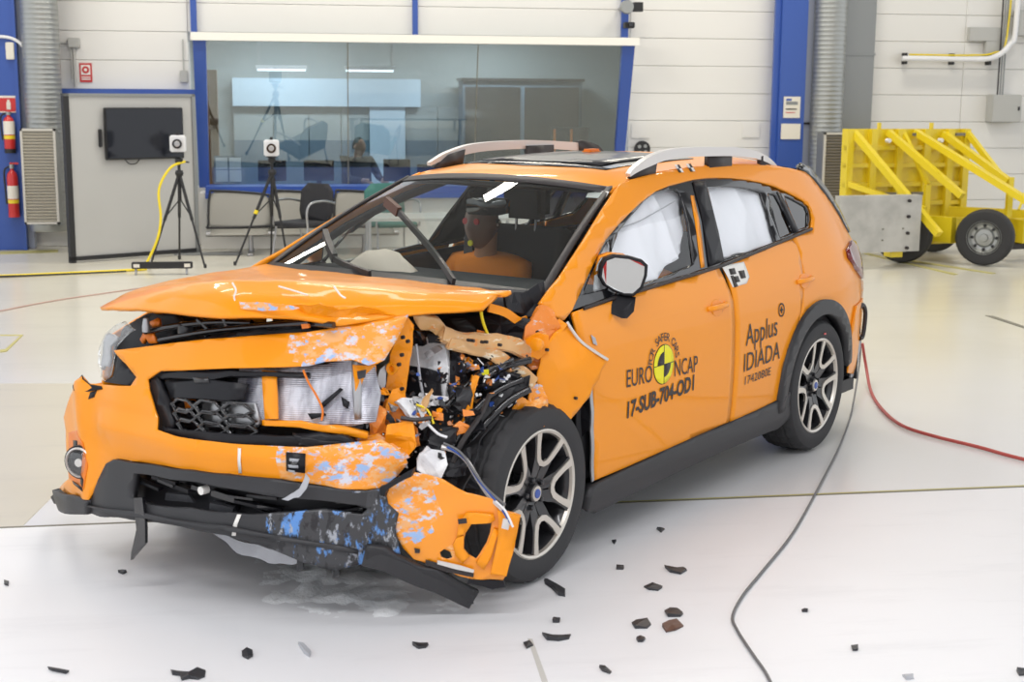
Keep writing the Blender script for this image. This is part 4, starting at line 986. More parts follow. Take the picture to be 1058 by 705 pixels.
# reflections show on the glass; crushed corner pieces of the left pillar base
for k, pts in enumerate(([(1.98,-0.359,1.354),(1.99,-0.322,1.339),(2,-0.269,1.312),(2.06,-0.146,1.26),(2.14,-0.002,1.207),(2.26,0.176,1.151),(2.42,0.373,1.1)], [(2.12,-0.601,1.206),(2.18,-0.527,1.168),(2.26,-0.414,1.119),(2.32,-0.3,1.108),(2.38,-0.168,1.1),(2.42,-0.068,1.095)])):
    w_ = tube('wiper', pts, .011, 'decal', CAR, 6, 3, rect=(.007, .013))
    tube('wiper_blade', [Vector(pts[0]) + Vector((0, 0, .0)), Vector(pts[2])] if k == 0 else [Vector(pts[0]), Vector(pts[1]), Vector(pts[2])], .016, 'shardbrown' if k == 0 else 'decal', w_, 6, rect=(.012, .022))
# door mirror
MB_ = [(1.974,0.76,1.106),(1.969,0.763,1.149),(1.956,0.774,1.18),(1.93,0.803,1.194),(1.888,0.851,1.188),(1.852,0.893,1.172),(1.839,0.91,1.152),(1.842,0.909,1.109),(1.856,0.898,1.058),(1.88,0.873,1.027),(1.906,0.843,1.028),(1.937,0.807,1.047),(1.962,0.776,1.071)]
ML_ = [(1.89,0.734,1.096),(1.89,0.743,1.14),(1.89,0.761,1.165),(1.89,0.807,1.177),(1.89,0.861,1.175),(1.89,0.911,1.161),(1.89,0.917,1.138),(1.89,0.905,1.082),(1.89,0.869,1.04),(1.89,0.833,1.039),(1.89,0.786,1.056),(1.89,0.749,1.073)]
def blob(name, ring, cen, depth, dirv, mat, parent, taper=(1, 1.02, .9, .6, .2)):
    bmx = bmesh.new(); R = [Vector(p) for p in ring]; c = sum(R, Vector()) / len(R); rings = []
    for k, t in enumerate(taper):
        rings.append([bmx.verts.new(c + (p - c) * t + Vector(dirv) * depth * k / (len(taper) - 1)) for p in R])
    n = len(R)
    for a, b in zip(rings, rings[1:]):
        for i in range(n): bmx.faces.new((a[i], a[(i + 1) % n], b[(i + 1) % n], b[i]))
    bmx.faces.new(rings[0]); bmx.faces.new(rings[-1][::-1]); bmesh.ops.recalc_face_normals(bmx, faces=bmx.faces[:])
    return obj(name, bmx, mat, parent, True, 50)
def flip(pts, s): return [(p[0], p[1] * s, p[2]) for p in pts]
def ringmesh(name, A_, B_, mat, par):
    bmx = bmesh.new(); a = [bmx.verts.new(p) for p in A_]; b = [bmx.verts.new(p) for p in B_]; n = len(a)
    for i in range(n): bmx.faces.new((a[i], a[(i + 1) % n], b[(i + 1) % n], b[i]))
    bmesh.ops.recalc_face_normals(bmx, faces=bmx.faces[:]); o = obj(name, bmx, mat, par, True, 40)
    so_ = o.modifiers.new('thickness', 'SOLIDIFY'); so_.thickness = .004; return o
for s in (1, -1):
    ring_ = [Vector(p) for p in flip(MB_, s)]; c_ = sum(ring_, Vector()) / len(ring_)
    back = Vector((-.086, -.076, .006)) if s > 0 else Vector((.12, 0, .01))      # the left one is knocked round: glass to the front
    mr = blob('door_mirror', ring_, None, 1, back, 'paint' if s < 0 else 'black', CAR, (1, 1.0, .92, .7, .35))
    if s > 0: ringmesh('shell_edge', [c_ + (p - c_) * 1.0 + back * .22 + Vector((0, -.012, 0)) for p in ring_[:5]] + [c_ + (p - c_) * .9 + back * .22 + Vector((0, -.012, 0)) for p in ring_[4:5]], [c_ + (p - c_) * 1.03 + back * .45 + Vector((0, -.02, 0)) for p in ring_[:5]] + [c_ + (p - c_) * .9 + back * .45 for p in ring_[4:5]], 'paint', mr)
    ft_ = -.1 * back.normalized()
    inn = [c_ + (p - c_) * .86 + ft_ * .03 for p in ring_]
    ringmesh('mirror_rim', [p + ft_ * .02 for p in ring_], [c_ + (p - c_) * .86 + ft_ * .05 for p in ring_], 'black', mr)
    bmx = bmesh.new(); bmx.faces.new([bmx.verts.new(p + ft_ * .03) for p in inn]); bmx.normal_update(); bmx.faces.ensure_lookup_table()
    if bmx.faces[0].normal.dot(ft_) < 0: bmesh.ops.reverse_faces(bmx, faces=bmx.faces[:])
    obj('mirror_glass', bmx, 'mirror', mr)
    ft = flip([(1.93,0.803,1.027),(1.9,0.825,1.033),(1.86,0.87,1.021),(1.92,0.898,0.971),(1.95,0.886,0.946),(1.97,0.866,0.959),(1.96,0.827,0.997)], s)
    blob('mirror_foot', ft, None, .07, (.4, -.5 * s, 0), 'black', mr, (1, 1, .8))
# --- wheels
def wheel(name, loc, phase, parent=CAR, s=1):
    R0 = .346
    prof = [(.236, -.10), (.262, -.112), (.300, -.116), (.325, -.108), (.340, -.090), (.345, -.062), (.337, -.056), (.337, -.048), (R0, -.043), (R0, -.008), (.337, -.004), (.337, .004), (R0, .008), (R0, .043), (.337, .048), (.337, .056), (.345, .062), (.340, .090), (.325, .108), (.300, .116), (.262, .112), (.238, .102)]
    w = obj(name, lathe(bmesh.new(), prof, 96, 'Y', True, lambda j, k: (-.007 if k % 3 == 0 and j in (4, 5, 16, 17, 8, 9, 12, 13) else 0), False), 'rubber', parent, True, 30)
    w.location = loc
    if s < 0: w.rotation_euler = (0, 0, PI)
    obj('rim_barrel', lathe(bmesh.new(), [(.246, .100), (.236, .092), (.222, .06), (.215, -.03), (.215, -.10)], 48, 'Y', cap=False), 'darkalloy', w, True, 30)
    obj('rim_edge', lathe(bmesh.new(), [(.248, .096), (.249, .106), (.243, .109), (.234, .104), (.230, .092)], 64, 'Y', True), 'machined', w, True, 30)
    obj('brake_disc', lathe(bmesh.new(), [(.155, -.02), (.155, .0), (.06, .0), (.06, -.02)], 40, 'Y', True), 'steel', w, True, 30)
    bmh = lathe(bmesh.new(), [(.075, .03), (.078, .062), (.066, .074), (.036, .066), (.034, .085), (.0, .09)], 30, 'Y'); hub = obj('hub', bmh, 'darkalloy', w, True, 30)
    obj('centre_cap', lathe(bmesh.new(), [(.030, .084), (.029, .092), (.0, .094)], 24, 'Y'), 'machined', w, True, 30)
    obj('cap_badge', lathe(bmesh.new(), [(.018, .0935), (.017, .096), (.0, .097)], 20, 'Y'), 'blue', w, True, 30)
    def pol(r, a, y): return (r * math.sin(a), y, r * math.cos(a))
    def yface(r): return .072 + .030 * min(1, max(0, (r - .05) / .185)) ** .8
    def strip(bm, poly, lift, th):
        f = [bm.verts.new(pol(r, a, yface(r) + lift)) for r, a in poly]; b = [bm.verts.new(pol(r, a, yface(r) + lift - th)) for r, a in poly]
        n = len(f); tes = tessellate_polygon([[Vector((r * math.sin(a), r * math.cos(a), 0)) for r, a in poly]])
        for t in tes: bm.faces.new([f[i] for i in t]); bm.faces.new([b[i] for i in t][::-1])
        for i in range(n): bm.faces.new((f[i], f[(i + 1) % n], b[(i + 1) % n], b[i]))
        bmesh.ops.recalc_face_normals(bm, faces=bm.faces[:])
    dg = math.radians
    for k in range(5):
        a0 = phase + k * 2 * PI / 5
        bs = bmesh.new()
        for sg in (1, -1):
            poly = [(.238, dg(18)), (.238, dg(28)), (.19, dg(26)), (.14, dg(25)), (.10, dg(30)), (.06, dg(40)), (.05, dg(2)), (.095, dg(2)), (.115, dg(8)), (.15, dg(11)), (.19, dg(15))]
            strip(bs, [(r, a0 + sg * a) for r, a in poly], 0, .05)
        sp_ = obj('spoke', bs, 'darkalloy', w)
        bt = bmesh.new()
        for sg in (1, -1):
            poly = [(.236, dg(17.5)), (.236, dg(25)), (.19, dg(24)), (.155, dg(22.5)), (.124, dg(19)), (.106, dg(9)), (.104, dg(0)), (.123, dg(0)), (.130, dg(8)), (.152, dg(13)), (.19, dg(16.5))]
            strip(bt, [(r, a0 + sg * a) for r, a in poly], .004, .012)
        obj('spoke_face', bt, 'machined', w)
        lathe_obj('wheel_bolt', [(.010, .068), (.010, .086), (.006, .09)], 'darkalloy', w, pol(.056, a0 + PI / 5, 0), 10, 'Y')
    return w
wr = wheel('rear_wheel', (0, .765, .345), math.radians(-36))
wf = wheel('front_wheel', (2.53, .765, .347), math.radians(-20))
wf.rotation_euler = (0, 0, math.radians(2))
wheel('rear_wheel', (0, -.765, .345), 0, s=-1); wheel('front_wheel', (2.62, -.765, .345), 0, s=-1)
sheet('wheel_marker', [(.0 - .005, .889, .615), (-.03, .889, .612), (-.03, .889, .622), (-.005, .889, .624)], 'red', CAR, .001, 0, 0, out=(0, 1, 0))
# --- hidden dark structure: floor pan, wheel wells, bulkhead
box('floor_pan', -.70, 2.25, -.78, .78, .20, .27, 'black', CAR)
def well(name, x, s):
    bm = bmesh.new(); n = 18
    for k in range(n + 1):
        a = PI * k / n; c, q = math.cos(a), math.sin(a)
        bm.verts.new((x + .40 * c, s * .56, .33 + .40 * q)); bm.verts.new((x + .40 * c, s * .86, .33 + .40 * q))
    bm.verts.ensure_lookup_table()
    bm.verts.index_update()
    for k in range(n): bm.faces.new([bm.verts[i] for i in (2 * k, 2 * k + 1, 2 * k + 3, 2 * k + 2)])
    bm.verts.ensure_lookup_table(); bm.faces.new([bm.verts[2 * k] for k in range(n + 1)])
    return obj(name, bm, 'black', CAR)
well('wheel_well', 0, 1); well('wheel_well', 0, -1); well('wheel_well', 2.62, -1)
box('boot_lining', -.68, .05, -.60, .60, .27, .85, 'interior', CAR)
box('bulkhead', 2.22, 2.30, -.76, .76, .25, 1.0, 'black', CAR)
box('engine_tub', 2.30, 3.18, -.66, .50, .22, .80, 'black', CAR)
# right front fender (far side, intact)
rfend = [(2.25, .95), (2.25, .40)] + arc(.43, 175, 5, 16, (2.62, .335)) + [(3.12, .40), (3.24, .62), (3.20, .86), (2.9, .96), (2.5, 1.02)]
P('front_fender', rfend, side(-1), 'paint', out=(0, -1, .1), step=.08)
P('wheel_arch_cladding', arc(.45, -5, 185, 24, (2.62, .335)) + arc(.38, 185, -5, 24, (2.62, .335)), side(-1, .025), 'cladding', out=(0, -1, .1), step=.08, thick=.05)
# --- bonnet: buckled grid, folded front edge
rows = [[(2.36,-0.733,1.075),(2.4,-0.371,1.081),(2.46,0.061,1.094),(2.49,0.288,1.097),(2.52,0.457,1.103),(2.56,0.627,1.107),(2.6,0.782,1.118)],
        [(2.8, -.715, 1.083), (2.88, -.4, 1.125), (2.92, -.05, 1.145), (2.88, .2, 1.152), (2.82, .36, 1.146), (2.76, .6, 1.13), (2.64, .79, 1.112)],
        [(3.15,-0.708,1.039),(3.27,-0.359,1.105),(3.32,0.04,1.173),(3.22,0.276,1.179),(3.12,0.413,1.166),(2.97,0.618,1.137),(2.66,0.765,1.109)],
        [(3.24,-0.667,1.03),(3.36,-0.279,1.093),(3.41,0.166,1.142),(3.3,0.378,1.139),(3.19,0.486,1.116),(3.03,0.655,1.117),(2.73,0.791,1.098)],
        [(3.3,-0.68,1.005),(3.4,-0.272,1.045),(3.45,0.154,1.063),(3.32,0.464,1.083),(3.22,0.503,1.041),(3.05,0.663,1.076),(2.78,0.794,1.074)]]
bm = bmesh.new(); V = [[bm.verts.new(p) for p in r] for r in rows]
for i in range(4):
    for j in range(6): bm.faces.new((V[i][j], V[i][j + 1], V[i + 1][j + 1], V[i + 1][j]))
cl = bm.edges.layers.float.new('crease_edge')
for j in range(6):
    for i, w_ in ((2, .55), (4, 1), (0, 1)): bm.edges.get((V[i][j], V[i][j + 1]))[cl] = w_
for i in range(4):
    for j, w_ in ((0, 1), (6, 1), (4, .6), (2, .45)): bm.edges.get((V[i][j], V[i + 1][j]))[cl] = w_
bmesh.ops.recalc_face_normals(bm, faces=bm.faces[:])
if sum(f.normal.z * f.calc_area() for f in bm.faces) < 0: bmesh.ops.reverse_faces(bm, faces=bm.faces[:])
hood = obj('bonnet', bm, 'paint', CAR, True)
md = hood.modifiers.new('sub', 'SUBSURF'); md.levels = md.render_levels = 3
tx = bpy.data.textures.new('dent', 'CLOUDS'); tx.noise_scale = .22
dm = hood.modifiers.new('dents', 'DISPLACE'); dm.texture = tx; dm.strength = .022; dm.mid_level = .5
so = hood.modifiers.new('thick', 'SOLIDIFY'); so.thickness = .014; so.offset = -1
sheet('bonnet_scuff', [(3.413,0.222,1.121),(3.396,0.302,1.123),(3.369,0.423,1.124),(3.361,0.46,1.117),(3.369,0.422,1.108),(3.392,0.317,1.094),(3.412,0.229,1.098)], 'scuff', hood, .002, .02, .004, 12)
for pts in ([(3.401,0.177,1.182),(3.398,0.192,1.157),(3.4,0.184,1.129),(3.396,0.198,1.096),(3.398,0.193,1.069)], [(3.315,0.315,1.172),(3.298,0.376,1.159),(3.286,0.423,1.148)], [(3.267,0.528,1.185),(3.261,0.552,1.157),(3.256,0.57,1.148)]):
    tube('crease_scratch', pts, .0035, 'whitepaint', hood, 5, 3)
# crumpled fold hanging under the bonnet's middle
sheet('bonnet_fold', [(3.33,0.383,1.106),(3.3,0.491,1.126),(3.22,0.513,1.105),(3.18,0.566,1.112),(3.1,0.618,1.088),(3.02,0.66,1.068),(3.1,0.551,1.05),(3.18,0.52,1.037),(3.2,0.462,1.034),(3.28,0.434,1.065)], 'paint', hood, .006, .03, .014, 12, 3)
# --- bumper cover (upper band, corner and lower band in one sheet) with grille opening
bc = [(-0.465,0.873),(-0.307,0.903),(-0.125,0.939),(0.02,0.966),(0.182,0.989),(0.315,1.006),(0.419,1.019),(0.489,1.034),(0.567,1.051),(0.666,1.074),(0.663,1.034),(0.657,0.994),(0.647,0.957),(0.639,0.926),(0.621,0.913),(0.598,0.908),(0.552,0.926),(0.48,0.92),(0.444,0.907),(0.377,0.9),(0.279,0.893),(0.17,0.883),(0.013,0.863),(-0.166,0.837),(-0.228,0.799),(-0.211,0.764),(-0.172,0.718),(-0.139,0.676),(-0.127,0.637),(-0.018,0.63),(0.093,0.629),(0.25,0.632),(0.383,0.636),(0.468,0.635),(0.568,0.647),(0.665,0.659),(0.734,0.613),(0.739,0.576),(0.704,0.529),(0.668,0.489),(0.637,0.484),(0.555,0.491),(0.47,0.503),(0.385,0.518),(0.21,0.517),(0.052,0.514),(-0.11,0.506),(-0.274,0.492),(-0.372,0.486),(-0.435,0.453),(-0.477,0.382),(-0.518,0.308),(-0.686,0.28),(-0.983,0.224),(-0.834,0.293),(-0.766,0.326),(-0.82,0.408),(-0.863,0.486),(-0.915,0.534),(-0.792,0.65),(-0.728,0.697),(-0.671,0.732),(-0.626,0.759),(-0.585,0.735),(-0.51,0.741),(-0.402,0.754),(-0.316,0.764),(-0.293,0.798),(-0.366,0.838)]
def bump_f(y, z):
    x = XF(y) + ZF(z)
    x += .035 * math.exp(-((y + .62 + (z - .6) * .25) / .07) ** 2) * min(1, max(0, (.85 - z) / .1))          # corner ridge
    x += .02 * math.exp(-((z - .60) / .05) ** 2) * (1 if y > -.5 else 0)
    x += .016 * noise.noise(Vector((y * 6, z * 6, 2))) * (1 if y > .1 else .35) * (2 if y > .4 else 1)
    return (x, y, z)
bump = P('bumper_cover', bc, bump_f, 'paint', out=(1, 0, .1), step=.035, thick=.008)
def onbump(off): return lambda y, z: tuple(Vector(bump_f(y, z)) + Vector((off, 0, 0)))
# paint transfer from the barrier: rubbed patches, each a thin film on the cover
repaint(bump, [[(0.343,1.003),(0.464,1.022),(0.568,1.044),(0.667,1.076),(0.658,0.992),(0.641,0.926),(0.599,0.906),(0.553,0.923),(0.481,0.917),(0.424,0.902),(0.366,0.941)], [(0.37,0.642),(0.468,0.638),(0.568,0.65),(0.662,0.662),(0.737,0.616),(0.743,0.572),(0.699,0.526),(0.666,0.486),(0.58,0.484),(0.47,0.496),(0.378,0.514)]], lambda c: (c.y, c.z), 'scuff')
for pts in ([(0.257,0.62),(0.254,0.576),(0.247,0.527)],): P('paper_strip', [(p[0] - .006, p[1]) for p in pts] + [(p[0] + .006, p[1]) for p in pts[::-1]], onbump(.004), 'whitepaint', bump, out=(1, 0, 0), step=0, thick=.001)
# corner pieces round the fog lamp
fl_ = [(-0.614,0.434)][0]
fx = XF(fl_[0]) + ZF(fl_[1])
fog = lathe_obj('fog_lamp', [(.060, -.04), (.060, .012), (.054, .018), (.050, .010), (.02, .0), (.0, .004)], 'silver', CAR, (fx + .03, fl_[0] + .01, fl_[1]), 28, 'X')
fog.rotation_euler = (0, 0, .35)
lathe_obj('lamp_glass', [(.052, .012), (.042, .026), (.02, .032), (.0, .033)], 'lens', fog, (0, 0, 0), 28, 'X')
lathe_obj('lamp_bulb', [(.016, .0), (.016, .018), (.0, .02)], 'whitepaint', fog, (0, 0, 0), 14, 'X'); lathe_obj('lamp_bezel', [(.064, -.03), (.066, .008), (.060, .012)], 'black', fog, (0, 0, 0), 28, 'X')
for px in ([(-0.741,0.484),(-0.677,0.498),(-0.664,0.47),(-0.732,0.452)], [(-0.711,0.333),(-0.571,0.344),(-0.561,0.332),(-0.697,0.325)], [(-0.594,0.388),(-0.561,0.376),(-0.564,0.346),(-0.597,0.354)]): P('fog_recess', px, onbump(.003), 'black', bump, out=(1, 0, 0), step=0, thick=.002)
P('bumper_side', [(3.05, .30), (3.26, .30), (3.26, .66), (3.05, .66)], lambda x, z: (x, -.86, z), 'paint', out=(0, -1, 0), step=.1)
P('fog_bracket', [(-0.817,0.497),(-0.661,0.543),(-0.589,0.515),(-0.546,0.43),(-0.555,0.34),(-0.689,0.327),(-0.754,0.333)], onbump(.0015), 'orangeplastic', bump, out=(1, 0, 0), step=.04, thick=.002)
P('corner_crack', [(-0.728,0.697),(-0.696,0.712),(-0.628,0.764),(-0.615,0.752),(-0.576,0.733),(-0.508,0.736),(-0.497,0.727),(-0.582,0.707),(-0.66,0.702)], onbump(.003), 'black', bump, out=(1, 0, 0), step=0, thick=.002)
P('corner_hole', [(-0.566,0.705),(-0.532,0.718),(-0.541,0.691),(-0.572,0.679)], onbump(.003), 'black', bump, out=(1, 0, 0), step=0, thick=.002)
# --- lower bumper: black frame round the intake, lip
frame_o = [(-0.518,0.31),(-0.47,0.391),(-0.422,0.466),(-0.373,0.488),(-0.274,0.494),(-0.11,0.507),(0.051,0.516),(0.21,0.519),(0.385,0.519),(0.47,0.504),(0.555,0.492),(0.636,0.485),(0.67,0.491),(0.711,0.475),(0.729,0.434),(0.72,0.351),(0.742,0.257),(0.725,0.223),(0.64,0.23),(0.568,0.206),(0.483,0.237),(0.432,0.26),(0.372,0.281),(0.228,0.313),(-0.009,0.313),(-0.197,0.297),(-0.545,0.248)]
frame_h = [(-0.235,0.46),(-0.151,0.467),(-0.03,0.474),(0.097,0.479),(0.213,0.473),(0.385,0.461),(0.501,0.45),(0.615,0.437),(0.646,0.423),(0.632,0.404),(0.531,0.417),(0.4,0.408),(0.301,0.392),(0.22,0.39),(0.064,0.382),(-0.142,0.36),(-0.252,0.368)]
lowb = P('lower_bumper', frame_o, front(.022), 'cladding', holes=[frame_h], out=(1, 0, .1), step=.04, thick=.03, noise_amp=.008, nscale=7)
repaint(lowb, [[(0.347,0.397),(0.503,0.417),(0.636,0.424),(0.644,0.447),(0.621,0.484),(0.668,0.489),(0.709,0.478),(0.729,0.434),(0.714,0.351),(0.745,0.254),(0.725,0.22),(0.643,0.226),(0.568,0.203),(0.488,0.23),(0.401,0.267)]], lambda c: (c.y, c.z), 'scufflip')
P('lip_fold', [(-0.526,0.287),(-0.19,0.334),(0.23,0.353),(0.427,0.329),(0.594,0.298),(0.639,0.282),(0.639,0.268),(0.539,0.293),(0.384,0.32),(0.224,0.336),(-0.022,0.331),(-0.301,0.298)], front(.04), 'cladding', out=(1, 0, .1), step=.06, thick=.02)
P('bumper_corner_lip', [(-1.053,0.201),(-0.686,0.286),(-0.518,0.306),(-0.53,0.248),(-1.172,0.099),(-1.184,0.129)], front(.03), 'cladding', out=(1, 0, .1), step=.04, thick=.04)
P('intake_floor', [(-0.381,0.463),(-0.211,0.499),(0.21,0.514),(0.497,0.503),(0.671,0.489),(0.696,0.335),(0.509,0.337),(0.224,0.336),(-0.186,0.303),(-0.362,0.316)], front(-.09), 'black', out=(1, 0, 0), step=.1, thick=.02)
rnd = random.Random(3)
for k in range(26):                                       # broken ribs and ducts inside the intake
    t = rnd.random(); x = 150 + 225 * t; y = 491 + 26 * t + rnd.random() * (26 - 12 * t)
    # stays inside the opening: coordinates below are metres on the fascia
    yc_ = -.36 + 1.10 * t; zc_ = lerp(yc_, [-.4, 0, .4, .8], [.46, .44, .43, .44]) + rnd.uniform(-.05, .03)
    l = rnd.uniform(.04, .16); a = rnd.uniform(-.35, .25)
    tube('intake_rib', [(XF(yc_) - .06 + rnd.uniform(-.02, .03), yc_, zc_), (XF(yc_ + l) - .06, yc_ + l, zc_ + a * l)], .01, rnd.choice(['black', 'cladding', 'gloss', 'shard']), CAR, 6, 0, rect=(rnd.uniform(.006, .02), rnd.uniform(.004, .012)))
ib = [(0.09,0.446)][0]
lathe_obj('intake_bolt', [(.016, 0), (.016, .03), (.0, .032)], 'whitepaint', CAR, (XF(ib[0]) - .05, ib[0], ib[1]), 8, 'X')
sheet('intake_duct', [(XF(a) - .05, a, b) for a, b in [(-0.124,0.396),(0.005,0.409),(0.025,0.385),(-0.132,0.367)]], 'shard', CAR, .01, .05, .004)
# hanging broken strip and tabs
sheet('hanging_strip', [(XF(a) + .035, a, b) for a, b in [(-0.202,0.381),(-0.154,0.393),(-0.139,0.312),(-0.146,0.223),(-0.236,0.14),(-0.231,0.169),(-0.196,0.264)]], 'gloss', CAR, .012, .06, .002)
for px in ([(0.453,0.254),(0.47,0.257),(0.472,0.205),(0.455,0.201)], [(0.555,0.22),(0.571,0.228),(0.571,0.184),(0.553,0.176)]): sheet('hanging_tab', [(XF(a) + .01, a, b) for a, b in px], 'cladding', CAR, .012, .05, .002)
P('paper_strip', [(p[0] - .007, p[1]) for p in [(0.271,0.391),(0.26,0.356),(0.258,0.316)]] + [(p[0] + .007, p[1]) for p in [(0.271,0.391),(0.26,0.356),(0.258,0.316)][::-1]], front(.027), 'whitepaint', out=(1, 0, 0), step=0, thick=.002)
# undertray dragged on the floor
sheet('undertray', [(3.3,-0.074,0.209),(3.3,0.055,0.209),(3.3,0.191,0.207),(3.3,0.328,0.209),(3.3,0.384,0.188),(3.3,0.327,0.169),(3.3,0.249,0.16),(3.3,0.139,0.156),(3.3,0.028,0.17)], 'shardgrey', CAR, .006, .03, .012, 12, 5)
# --- grille
GO = [(-0.222,0.817),(-0.177,0.837),(0.014,0.86),(0.181,0.868),(0.233,0.831),(0.222,0.797),(0.245,0.76),(0.289,0.697),(0.276,0.662),(0.157,0.662),(-0.1,0.649),(-0.128,0.683),(-0.194,0.759)]
P('grille_backing', [(-0.247,0.825),(0.012,0.867),(0.213,0.888),(0.268,0.826),(0.303,0.681),(0.094,0.623),(-0.138,0.625)], front(-.085), 'black', out=(1, 0, 0), step=.1, thick=.02)
P('grille_upper_bar', [(-0.2,0.82),(-0.128,0.841),(0.138,0.87),(0.283,0.877),(0.429,0.88),(0.432,0.865),(0.287,0.863),(0.164,0.855),(0.085,0.834),(-0.132,0.815),(-0.184,0.802)], front(-.015), 'black', out=(1, 0, 0), step=.08, thick=.03)
P('grille_side_bar', [(-0.223,0.8),(-0.188,0.815),(-0.154,0.775),(-0.106,0.721),(-0.067,0.671),(-0.067,0.64),(-0.111,0.64),(-0.159,0.713)], front(-.01), 'black', out=(1, 0, 0), step=.08, thick=.03)
P('grille_plate', [(-0.149,0.796),(-0.023,0.819),(0.086,0.831),(0.158,0.831),(0.233,0.831),(0.222,0.797),(0.229,0.778),(0.143,0.764),(0.037,0.759),(-0.103,0.751)], front(-.02), 'black', out=(1, 0, 0), step=.08, thick=.02, noise_amp=.006)
P('grille_chrome_piece', [(0.004,0.833),(0.071,0.839),(0.079,0.823),(0.016,0.817)], front(-.012), 'darkalloy', out=(1, 0, 0), step=0, thick=.01)
# hexagonal mesh of the grille: each ring a piece
for ctr in [(-0.032,0.731),(0.086,0.74),(0.205,0.742),(-0.013,0.699),(0.105,0.705),(0.221,0.707),(0.007,0.665),(0.119,0.669),(0.232,0.673)]:
    hx = [(ctr[0] + .064 * math.cos(a * PI / 3), ctr[1] + .0245 * math.sin(a * PI / 3) / .866) for a in range(6)]
    hi = [(ctr[0] + .054 * math.cos(a * PI / 3), ctr[1] + .0165 * math.sin(a * PI / 3) / .866) for a in range(6)]
    P('grille_cell', hx, front(-.012), 'gloss', holes=[hi], out=(1, 0, 0), step=0, thick=.03)
P('grille_plate', [(0.021,0.754),(0.054,0.761),(0.245,0.76),(0.276,0.696),(0.249,0.667),(0.186,0.669),(0.051,0.66)], front(-.055), 'steel', out=(1, 0, 0), step=.08, thick=.01)
for px in ([(-0.078,0.741),(-0.015,0.75),(-0.007,0.718),(-0.059,0.71)], [(0.067,0.686),(0.161,0.693),(0.161,0.68),(0.076,0.673)]): P('inner_paint', px, front(-.06), 'orangeplastic', out=(1, 0, 0), step=0, thick=.004)
P('grille_lower_rim', [(-0.133,0.647),(-0.067,0.647),(0.115,0.653),(0.289,0.663),(0.413,0.665),(0.495,0.656),(0.571,0.647),(0.569,0.626),(0.468,0.625),(0.25,0.623),(0.072,0.621),(-0.122,0.624)], front(-.005), 'black', out=(1, 0, 0), step=.06, thick=.03, noise_amp=.010, nscale=16)
# radiator and what stands before it
P('radiator', [(0.146,0.871),(0.345,0.895),(0.444,0.905),(0.481,0.915),(0.575,0.913),(0.61,0.804),(0.611,0.707),(0.535,0.687),(0.382,0.7),(0.215,0.702),(0.155,0.726)], front(-.07), 'radiator', out=(1, 0, 0), step=.07, thick=.03, noise_amp=.012, nscale=6)
P('radiator_tank', [(0.519,0.919),(0.535,0.919),(0.563,0.837),(0.579,0.72),(0.56,0.717)], front(-.055), 'steel', out=(1, 0, 0), step=.07, thick=.03)
P('grille_strut', [(0.263,0.878),(0.313,0.876),(0.332,0.798),(0.348,0.718),(0.303,0.715),(0.283,0.795)], front(-.03), 'paint', out=(1, 0, 0), step=.06, thick=.01)
P('lower_crossmember', [(0.288,0.71),(0.411,0.712),(0.522,0.697),(0.608,0.674),(0.606,0.65),(0.522,0.67),(0.413,0.688),(0.289,0.691)], front(-.04), 'paint', out=(1, 0, 0), step=.06, thick=.03, noise_amp=.01)
P('broken_crossmember', [(0.413,0.685),(0.473,0.676),(0.536,0.673),(0.593,0.647),(0.555,0.619),(0.496,0.619),(0.43,0.631)], front(-.012), 'black', out=(1, 0, 0), step=.03, thick=.02, noise_amp=.02, nscale=20)
for px in ([(0.458,0.767),(0.51,0.826),(0.519,0.82),(0.472,0.758)], [(0.429,0.738),(0.478,0.74),(0.484,0.732),(0.443,0.718)], [(0.516,0.797),(0.543,0.778),(0.541,0.755),(0.526,0.765)]): P('broken_clip', px, front(-.045), 'black', out=(1, 0, 0), step=0, thick=.01)
tube('orange_wire', [(XF(a) - .05, a, b) for a, b in [(0.446,0.898),(0.461,0.853),(0.481,0.811),(0.498,0.762),(0.495,0.723)]], .004, 'orangeplastic', CAR, 5, 4)
# bumper sensor: small black square with grey ribs
sn = P('sensor', [(0.424,0.618),(0.479,0.613),(0.469,0.544),(0.42,0.553)], onbump(.012), 'black', out=(1, 0, 0), step=0, thick=.02)
for px in ([(0.439,0.601),(0.466,0.598),(0.461,0.588),(0.439,0.591)], [(0.433,0.577),(0.46,0.574),(0.458,0.564),(0.433,0.567)], [(0.428,0.557),(0.444,0.553),(0.445,0.547),(0.428,0.55)]): P('sensor_rib', px, onbump(.016), 'shardgrey', sn, out=(1, 0, 0), step=0, thick=.004)
P('sensor_light', [(0.444,0.587),(0.458,0.586),(0.457,0.576),(0.444,0.577)], onbump(.017), 'lens', sn, out=(1, 0, 0), step=0, thick=.003)
sheet('torn_foil', [(XF(a) + .05, a, b) for a, b in [(0.504,0.564),(0.513,0.538),(0.506,0.503),(0.486,0.47),(0.451,0.459),(0.429,0.466),(0.466,0.483),(0.486,0.507),(0.497,0.537)]], 'shardgrey', CAR, .003, .03, .012, 16, 4)
